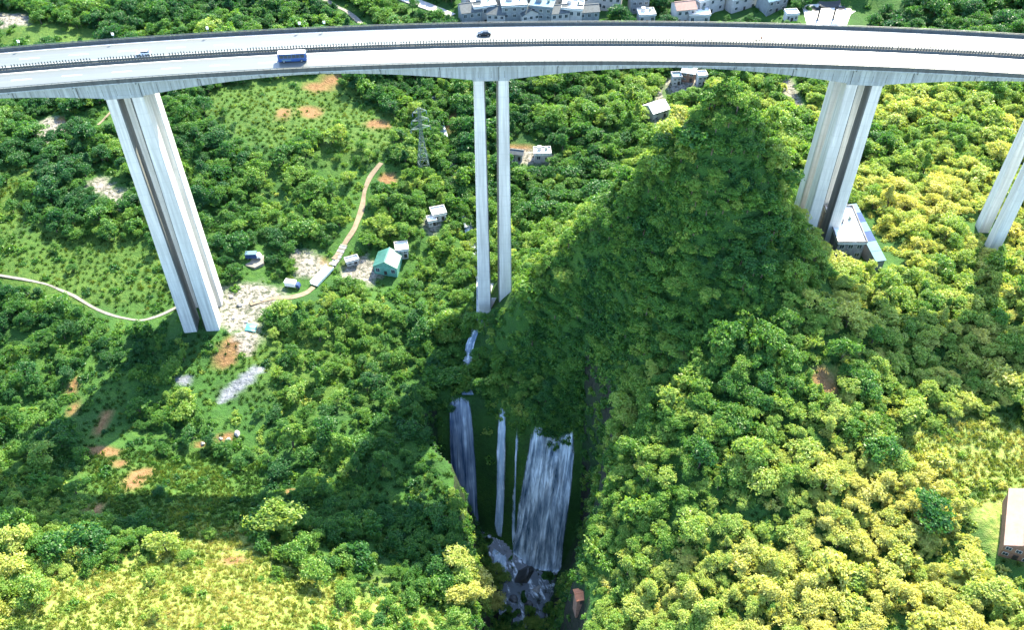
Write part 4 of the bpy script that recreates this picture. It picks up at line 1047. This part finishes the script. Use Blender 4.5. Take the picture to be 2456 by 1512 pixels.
def bamboo(seed):
    r = np.random.default_rng(seed); P = []; N = []; S = []; Sh = []
    for k in range(34):
        a = r.uniform(0, 6.28); out = r.uniform(1.2, 4.6); h = r.uniform(5.0, 9.5) * (1 - .05 * out); d = np.array([math.cos(a), math.sin(a), 0])
        m = 44; t = r.uniform(.28, 1.0, m)
        p = d * (out * t ** 2.2)[:, None] + np.stack([np.zeros(m), np.zeros(m), h * (t - .33 * t ** 3.2) * 1.15], 1) + r.normal(0, .28, (m, 3))
        n = unit(r, m) + np.array([0, 0, .5]) + d * .3; P.append(p); N.append(n / np.linalg.norm(n, axis=1, keepdims=True)); S.append(r.uniform(.25, .55, m)); Sh.append(np.clip(r.normal(.5, .16) + r.normal(0, .14, m), 0, 1))
    return np.concatenate(P), np.concatenate(N), np.concatenate(S), np.concatenate(Sh), r
CROWN = []; TRUNK = []
for nm, ca, th in SPEC:
    P, N, S, Sh, r = crown(*ca) if ca else bamboo(8)
    ca = ca or (8, 2.0)
    if nm == 'conical_tree':
        f_ = np.clip(1.5 - P[:, 2] / 8.2, .18, 1.3)[:, None]; P[:, :2] *= f_
    CROWN.append(leaf_mesh('crown', P, N, S, r, M_LEAF, Sh)); TRUNK.append(trunk(ca[0], th, ca[1]))
def hidden_collection(name, meshes):
    c = bpy.data.collections.new(name)
    for k, ml in enumerate(meshes):
        if len(ml) == 1: me = ml[0]
        else:
            import bmesh
            bm = bmesh.new(); mats = []
            lay = None
            me = bpy.data.meshes.new('%s_%02d' % (name, k))
            vs = []; fs = []; mi = []; lf = []
            for j, m in enumerate(ml):
                b = len(vs); vs += [v.co[:] for v in m.vertices]; fs += [tuple(b + i for i in p.vertices) for p in m.polygons]; mi += [j] * len(m.polygons)
                a = m.attributes.get('leaf'); lf += [d.value for d in a.data] if a else [0.5] * len(m.polygons)
            me.from_pydata(vs, [], fs); me.polygons.foreach_set('material_index', mi)
            for m in ml: me.materials.append(m.materials[0])
            a = me.attributes.new('leaf', 'FLOAT', 'FACE'); a.data.foreach_set('value', lf); bm.free()
        o = bpy.data.objects.new('%s_%02d' % (name, k), me); c.objects.link(o)
    return c
def scatter(name, pts, rot, scl, pid, tint, coll, label):
    me = bpy.data.meshes.new(name); me.vertices.add(len(pts)); me.vertices.foreach_set('co', np.asarray(pts, np.float32).ravel())
    for nm, ty, arr, key in (('rot', 'FLOAT_VECTOR', rot, 'vector'), ('scl', 'FLOAT_VECTOR', scl, 'vector'), ('pid', 'INT', pid, 'value'), ('tint', 'FLOAT', tint, 'value')):
        a = me.attributes.new(nm, ty, 'POINT'); a.data.foreach_set(key, np.asarray(arr, np.int32 if ty == 'INT' else np.float32).ravel())
    me.update()
    o = link(bpy.data.objects.new(name, me))
    g = bpy.data.node_groups.new(name + '_nodes', 'GeometryNodeTree')
    g.interface.new_socket('Geometry', in_out='INPUT', socket_type='NodeSocketGeometry'); g.interface.new_socket('Geometry', in_out='OUTPUT', socket_type='NodeSocketGeometry')
    gi = g.nodes.new('NodeGroupInput'); go = g.nodes.new('NodeGroupOutput')
    ci = g.nodes.new('GeometryNodeCollectionInfo'); ci.inputs[0].default_value = coll; ci.inputs['Separate Children'].default_value = True; ci.inputs['Reset Children'].default_value = True
    ip = g.nodes.new('GeometryNodeInstanceOnPoints'); ip.inputs['Pick Instance'].default_value = True
    def att(nm, ty):
        n = g.nodes.new('GeometryNodeInputNamedAttribute'); n.data_type = ty; n.inputs[0].default_value = nm; return n.outputs[0]
    g.links.new(gi.outputs[0], ip.inputs['Points']); g.links.new(ci.outputs[0], ip.inputs['Instance'])
    g.links.new(att('pid', 'INT'), ip.inputs['Instance Index'])
    er = g.nodes.new('FunctionNodeEulerToRotation'); g.links.new(att('rot', 'FLOAT_VECTOR'), er.inputs[0]); g.links.new(er.outputs[0], ip.inputs['Rotation'])
    g.links.new(att('scl', 'FLOAT_VECTOR'), ip.inputs['Scale']); g.links.new(ip.outputs[0], go.inputs[0])
    md = o.modifiers.new('scatter', 'NODES'); md.node_group = g
    return tag(o, label, kind='stuff')
def inpoly(u, v, poly):
    r = np.zeros(np.shape(u), bool); n = len(poly)
    for k in range(n):
        x0, y0 = poly[k]; x1, y1 = poly[(k + 1) % n]
        c = ((y0 > v) != (y1 > v)) & (u < (x1 - x0) * (v - y0) / (y1 - y0 + 1e-9) + x0); r ^= c
    return r
def slope(x, y):
    e = 1.0
    return np.hypot((ground(x + e, y) - ground(x - e, y)) / (2 * e), (ground(x, y + e) - ground(x, y - e)) / (2 * e))
def jitter_grid(x0, x1, y0, y1, s, r):
    X, Y = np.meshgrid(np.arange(x0, x1, s), np.arange(y0, y1, s))
    return (X + r.uniform(-.5, .5, X.shape) * s).ravel(), (Y + r.uniform(-.5, .5, X.shape) * s).ravel()
CLR = np.array(CLEAR)
def not_clear(x, y, extra=0.0):
    ok = np.ones(len(x), bool)
    for cx, cy, cr in CLR: ok &= (x - cx) ** 2 + (y - cy) ** 2 > (cr + extra) ** 2
    return ok
def keep_ok(x, y, z, top, rad):
    ok = np.ones(len(x), bool)
    u, v1, Z = project(x, y, z + top); _, v0, _ = project(x, y, z)
    pr = rad * FPX / Z
    for u0, u1, va, vb, yy in KEEP:
        ok &= ~((y < yy) & (u + pr * .85 > u0) & (u - pr * .85 < u1) & (v0 > va) & (v1 < vb))
    return ok
# open ground, in frame coordinates of the ground point
OPEN = [[(0, 395), (40, 400), (60, 520), (180, 580), (360, 575), (420, 720), (345, 760), (230, 735), (110, 672), (0, 650)],
        [(540, 205), (730, 185), (850, 215), (960, 315), (930, 385), (830, 330), (700, 345), (640, 385), (520, 330), (470, 250)],
        [(180, 880), (300, 880), (330, 1060), (480, 1080), (620, 1120), (640, 1260), (560, 1290), (800, 1400), (900, 1600), (0, 1600), (0, 1440), (220, 1380), (380, 1340), (370, 1250), (240, 1230), (190, 1060)],
        [(2080, 1090), (2200, 1040), (2460, 960), (2500, 1260), (2330, 1200)], [(0, 55), (250, 70), (240, 120), (0, 120)], [(2080, -30), (2250, -30), (2180, 25), (2090, 40)],
        [(430, 800), (640, 800), (650, 980), (430, 960)]]
HALF = [[(600, 830), (980, 800), (1020, 930), (700, 1010)], [(640, 380), (880, 330), (900, 480), (760, 560), (640, 520)], [(700, 640), (1130, 560), (1130, 760), (760, 800)], [(0, 790), (430, 790), (1000, 1000), (1060, 1240), (600, 1260), (0, 1250)], [(560, 1300), (900, 1300), (1150, 1512), (900, 1600)]]
def density(u, v):
    d = np.full(np.shape(u), .95)
    for p in HALF: d = np.where(inpoly(u, v, p), .36, d)
    for p in OPEN: d = np.where(inpoly(u, v, p), .018, d)
    return d
def tint_at(x, y, u, v):
    t = .32 + .62 * fbm(x / 38, y / 38, 90, 3) + .35 * fbm(x / 9, y / 9, 95, 2)
    t = t + .33 * np.clip((u - 1400) / 600, 0, 1) * np.clip((v - 120) / 200, 0, 1)       # yellower right bank: sunlit tone put into the leaf colour
    t = t + .20 * np.clip((v - 1250) / 150, 0, 1) + .06 * np.clip((v - 1050) / 200, 0, 1) * (u > 1400)
    t = t + .45 * np.exp(-((u - 1150) / 55) ** 2 - ((v - 1400) / 60) ** 2)
    t = t - .16 * np.exp(-((x - 66) / 42) ** 2 - ((y - 238) / 26) ** 2)      # deeper green on the peak: its shade put into the leaf colour
    t = t - .10 * np.clip((300 - v) / 200, 0, 1)
    return t
r = np.random.default_rng(3)
x, y = jitter_grid(-330, 345, 84, 640, 3.5, r)
z = ground(x, y); u, v, Z = project(x, y, z)
sl = slope(x, y)
ok = (u > -260) & (u < 2760) & (v > -160) & (v < 1900) & (sl < np.where((x > 4) & (y > 195), 2.6, 1.75)) & (r.random(len(x)) < density(u, v) * (0.55 + 1.3 * np.clip(fbm(x / 24, y / 24, 70, 2) + .35, 0, 1)))
M1 = masks(x, y); ok &= (M1['soil'] < .3) & (M1['pale'] < .3) & (M1['slab'] < .3)
ok &= not_clear(x, y, 1.5)
for fx0, fx1, fy in ((-28, -9.5, 200), (-9.5, 3.6, 200), (-3, 27, 186)): ok &= ~((x > fx0) & (x < fx1) & (y > fy - 6) & (y < lip_y(x) + 3.0))
x, y, z, u, v, Z, sl = [a[ok] for a in (x, y, z, u, v, Z, sl)]
n = len(x)
pid = r.choice(len(SPEC), n, p=[.14, .12, .12, .11, .08, .12, .10, .09, .04, .08])
scl = (.32 + .48 * r.random(n) ** 1.6) * np.where(y > 330, 1.15, 1.0); hs = scl * r.uniform(.85, 1.15, n)
big = r.random(n) < .13; scl = np.where(big, scl * 1.45, scl); hs = np.where(big, hs * 1.4, hs)
ok = keep_ok(x, y, z, hs * 9.0, scl * 4.6)
x, y, z, u, v, Z, sl, pid, scl, hs = [a[ok] for a in (x, y, z, u, v, Z, sl, pid, scl, hs)]
# hand-placed trees seen singly on the open slopes
HT = [(668, 1275, 1.5, 1, .62), (400, 1325, 1.0, 0, .72), (205, 1330, 1.3, 6, .22), (150, 1340, 1.1, 1, .25), (250, 1320, 1.0, 0, .2), (50, 1330, 1.1, 2, .8), (30, 1390, 1.2, 0, .85), (720, 1345, 1.1, 2, .45), (95, 1440, 1.0, 6, .6), (760, 1400, 1.0, 1, .5),
      (1740, 245, .8, 1, .62), (1780, 245, .8, 0, .66), (1712, 262, .7, 2, .6), (1815, 262, .8, 6, .6), (815, 345, .5, 0, 1.0), (1150, 1420, 1.0, 6, .98), (1180, 1460, .9, 1, .95), (1120, 1445, 1.0, 0, .92), (2205, 1265, 1.3, 1, .2), (2105, 1110, 1.2, 0, .3)]
hx = [hit(a, b) for a, b, *_ in HT]
x = np.r_[x, [p.x for p in hx]]; y = np.r_[y, [p.y for p in hx]]; z = np.r_[z, [p.z for p in hx]]
pid = np.r_[pid, [h[3] for h in HT]]; scl = np.r_[scl, [h[2] for h in HT]]; hs = np.r_[hs, [h[2] for h in HT]]
u, v, Z = project(x, y, z)
tint = np.clip(tint_at(x, y, u, v) + r.normal(0, .10, len(x)), .0, 1.0); tint[-len(HT):] = [h[4] for h in HT]
an = r.uniform(.8, 1.22, len(x)); rz = r.uniform(0, 6.28, len(x)); tilt = r.normal(0, .05, (len(x), 2))
# choose the 300 that show largest in the picture
us, vs_, Zs = project(x, y, z + 6 * hs)
inside = (us > 5) & (us < 2451) & (vs_ > 5) & (vs_ < 1507)
vis = np.ones(len(x), bool)
for t in np.linspace(.3, .985, 60):
    px, py, pz = x * t, y * t, CAMZ + (z + 7 * hs - CAMZ) * t
    vis &= pz > ground(px, py) - 1
size = scl / Zs * np.where(inside & vis, 1, 0); size[-len(HT):] += 1
pick = np.argsort(-size)[:300]
sel = np.zeros(len(x), bool); sel[pick] = True
def where(u, v):
    if u < 1130:
        if v > 1400: return 'on the dry grass in the lower left corner' if u < 620 else 'on the gorge rim at the bottom'
        if v > 1240: return 'at the top of the dry grass slope' if u < 620 else 'on the left gorge rim beside the falls'
        if v > 900: return 'on the shaded left slope' if u < 560 else 'on the left bank above the gorge'
        return 'on the valley floor by the left pier' if u < 700 else 'on the valley floor by the middle pier'
    if u < 1480 and v > 1000: return 'on the right gorge rim'
    if u < 2050 and v < 520: return 'near the top of the shaded hill'
    if u < 2050 and v < 760: return 'halfway up the shaded hill'
    if u < 1900 and v < 950: return 'low on the shaded hill'
    if u < 1900 and v < 1150: return 'at the foot of the shaded hill'
    if v < 900: return 'below the white-roofed shed' if u < 2250 else 'below the rightmost piers'
    if v < 1150: return 'on the right bank in the deck shadow'
    if v < 1330: return 'in the sunlit wood right of the cascade' if u < 1950 else 'in the sunlit wood beside the farmhouse'
    return 'in the bottom wood right of the gorge' if u < 1850 else 'in the bottom right wood'
ORD = ['first', 'second', 'third', 'fourth', 'fifth', 'sixth', 'seventh', 'eighth', 'ninth', 'tenth', 'eleventh', 'twelfth', 'thirteenth', 'fourteenth', 'fifteenth', 'sixteenth', 'seventeenth', 'eighteenth', 'nineteenth', 'twentieth']
LAB = {}
for k in pick:
    tn = 'yellowish' if tint[k] > .55 else ('mid-green' if tint[k] > .33 else 'dark green')
    sz = 'large' if scl[k] > .85 else ('small' if scl[k] < .62 else 'middling')
    LAB.setdefault('%s %s %s %s' % (sz, tn, SPEC[pid[k]][0].replace('_', ' '), where(us[k], vs_[k])), []).append(k)
LABEL = {}
for lab, ks in LAB.items():
    ks = sorted(ks, key=lambda q: us[q])
    for j_, q in enumerate(ks): LABEL[q] = lab if len(ks) == 1 else '%s, %s from left' % (lab, ORD[min(j_, 19)])
for k in pick:
    nm = SPEC[pid[k]][0]
    t = empty(nm, (x[k], y[k], z[k] - .2), rz[k]); t.rotation_euler = (tilt[k, 0], tilt[k, 1], rz[k]); t.scale = (scl[k] * an[k], scl[k] / an[k], hs[k])
    tag(t, LABEL[k], 'tree', 'trees ' + where(us[k], vs_[k]))
    link(bpy.data.objects.new('trunk', TRUNK[pid[k]]), t)
    c = link(bpy.data.objects.new('crown', CROWN[pid[k]]), t); c['tint'] = float(tint[k])
o_ = ~sel
TC = hidden_collection('woodland_tree', [(CROWN[k], TRUNK[k]) for k in range(len(SPEC))])
scatter('woodland', np.stack([x, y, z - .2], 1)[o_], np.stack([tilt[:, 0], tilt[:, 1], rz], 1)[o_], np.stack([scl * an, scl / an, hs], 1)[o_], pid[o_], tint[o_], TC, 'green woodland filling the valley and hillsides around the viaduct')
print('trees', len(x))
# shrubs everywhere, on the gorge walls too
SH = []
for sd, R, nn, lf in ((41, 1.3, 330, .26), (42, 1.7, 420, .28), (43, 1.1, 260, .24), (44, 1.9, 380, .34)):
    rr = np.random.default_rng(sd); c = unit(rr, 26); c[:, 2] = np.abs(c[:, 2]); c = c * R * rr.uniform(.5, .95, (26, 1)) * np.array([1, 1, .75])
    i = rr.integers(0, 26, nn); P = c[i] + rr.normal(0, .24, (nn, 3)); N = c[i] / R * .7 + unit(rr, nn) * .8 + np.array([0, 0, .4]); N /= np.linalg.norm(N, axis=1, keepdims=True)
    SH.append((leaf_mesh('shrub', P, N, rr.uniform(.6, 1.1, nn) * lf, rr, M_LEAF, np.clip(.5 + (i % 7 - 3) * .09 + rr.normal(0, .13, nn), 0, 1)),))
r = np.random.default_rng(8)
x1, y1 = jitter_grid(-300, 320, 84, 300, 2.3, r); x2, y2 = jitter_grid(-340, 350, 300, 600, 3.6, r); x3, y3 = jitter_grid(-45, 60, 130, 245, 1.5, r)
x = np.r_[x1, x2, x3]; y = np.r_[y1, y2, y3]; steep_extra = np.r_[np.zeros(len(x1) + len(x2)), np.ones(len(x3))] > 0
z = ground(x, y); u, v, Z = project(x, y, z); sl = slope(x, y)
op = np.zeros(len(x), bool)
for p in OPEN: op |= inpoly(u, v, p)
pr = np.where(op, .17, .66); pr = np.where(fbm(x / 15, y / 15, 33, 3) > .08, pr * .35, pr)
pr = np.where((x > 2) & (y > 190) & (sl > .7) & (sl < 2.5), .95, pr)
pr = np.where(steep_extra, np.where(sl > 1.2, .75, 0), pr)
M1 = masks(x, y)
fl = np.interp(y, [60, 120, 172, 190, 205, 236], [-212, -203, -190, -181, -178, -178])
ok = (u > -200) & (u < 2680) & (v > -120) & (v < 1850) & (r.random(len(x)) < pr) & (M1['soil'] < .35) & (M1['pale'] < .35) & (M1['slab'] < .35) & (z > fl + 3.5)
for fx0, fx1, fy in ((-27.5, -9.5, 205), (-9, 3.6, 203), (-2, 26, 191)):      # bare rock behind the falling water
    ok &= ~((x > fx0) & (x < fx1) & (y > fy - 6) & (y < lip_y(x) - 1.2))
cxs = np.interp(y, [225, 240, 255, 268, 300, 420], [-14, -19, -16, -10, -14, -40]); ok &= ~((np.abs(x - cxs) < 2.8) & (y > 224) & (y < 425))
ok &= not_clear(x, y, -1.2)
x, y, z, u, v, sl = [a[ok] for a in (x, y, z, u, v, sl)]
s = r.uniform(.55, 1.35, len(x)); ok = keep_ok(x, y, z, s * 1.4, s * 1.3)
x, y, z, u, v, sl, s = [a[ok] for a in (x, y, z, u, v, sl, s)]
tint = np.clip(tint_at(x, y, u, v) + .02 + r.normal(0, .12, len(x)), 0, 1)
tint = np.where(sl > 1.5, tint * .85, tint)
scatter('undergrowth', np.stack([x, y, z - .15], 1), np.stack([r.normal(0, .15, len(x)), r.normal(0, .15, len(x)), r.uniform(0, 6.28, len(x))], 1), np.stack([s, s, s * r.uniform(.8, 1.3, len(x))], 1), r.integers(0, 4, len(x)), tint, hidden_collection('shrub', SH), 'low green undergrowth covering the slopes and gorge walls')
print('shrubs', len(x))
# grass tufts on the open slopes
GT = []
for sd in (51, 52, 53):
    rr = np.random.default_rng(sd); nn = 46; vs = []; fs = []
    for k in range(nn):
        a, rad = rr.uniform(0, 6.28), rr.uniform(0, .75); bx, by = math.cos(a) * rad, math.sin(a) * rad
        h = rr.uniform(.45, 1.0); l = rr.uniform(0, 6.28); w = .05 + .05 * rr.random(); lean = rr.uniform(.1, .55)
        dx, dy = math.cos(l), math.sin(l); px_, py_ = -dy * w, dx * w; b = len(vs)
        vs += [(bx - px_, by - py_, 0), (bx + px_, by + py_, 0), (bx + px_ * .8 + dx * lean * .4, by + py_ * .8 + dy * lean * .4, h * .6), (bx - px_ * .8 + dx * lean * .4, by - py_ * .8 + dy * lean * .4, h * .6), (bx + dx * lean, by + dy * lean, h)]
        fs += [(b, b + 1, b + 2, b + 3), (b + 3, b + 2, b + 4)]
    me = bpy.data.meshes.new('tuft'); me.from_pydata(vs, [], fs); me.materials.append(M_GRASS)
    a = me.attributes.new('leaf', 'FLOAT', 'FACE'); a.data.foreach_set('value', np.repeat(rr.random(nn), 2).astype(np.float32)); GT.append((me,))
x1, y1 = jitter_grid(-190, 30, 84, 200, 1.15, r); x2, y2 = jitter_grid(60, 230, 95, 215, 1.35, r); x3, y3 = jitter_grid(-300, 40, 200, 420, 2.2, r)
x = np.r_[x1, x2, x3]; y = np.r_[y1, y2, y3]
z = ground(x, y); u, v, Z = project(x, y, z); M1 = masks(x, y)
op = np.zeros(len(x), bool)
for p in OPEN: op |= inpoly(u, v, p)
ok = (u > -120) & (u < 2580) & (v > -60) & (v < 1780) & (op | (r.random(len(x)) < .25)) & (slope(x, y) < 1.3) & (r.random(len(x)) < .8) & (M1['pale'] < .4) & (M1['slab'] < .4) & ((M1['soil'] < .4) | (r.random(len(x)) < .25)) & not_clear(x, y, -2.0)
x, y, z, u, v = [a[ok] for a in (x, y, z, u, v)]
M1 = masks(x, y)
tint = np.clip(.22 + .5 * M1['dry'] + .14 * M1['lush'] + .5 * fbm(x / 9, y / 9, 15, 3) + r.normal(0, .08, len(x)), 0, 1)
s = r.uniform(.6, 1.25, len(x))
scatter('grass', np.stack([x, y, z - .08], 1), np.stack([r.normal(0, .1, len(x)), r.normal(0, .1, len(x)), r.uniform(0, 6.28, len(x))], 1), np.stack([s * 1.2, s * 1.2, s], 1), r.integers(0, 3, len(x)), tint, hidden_collection('tuft', GT), 'rough green and straw-coloured grass on the open slopes')
print('tufts', len(x))
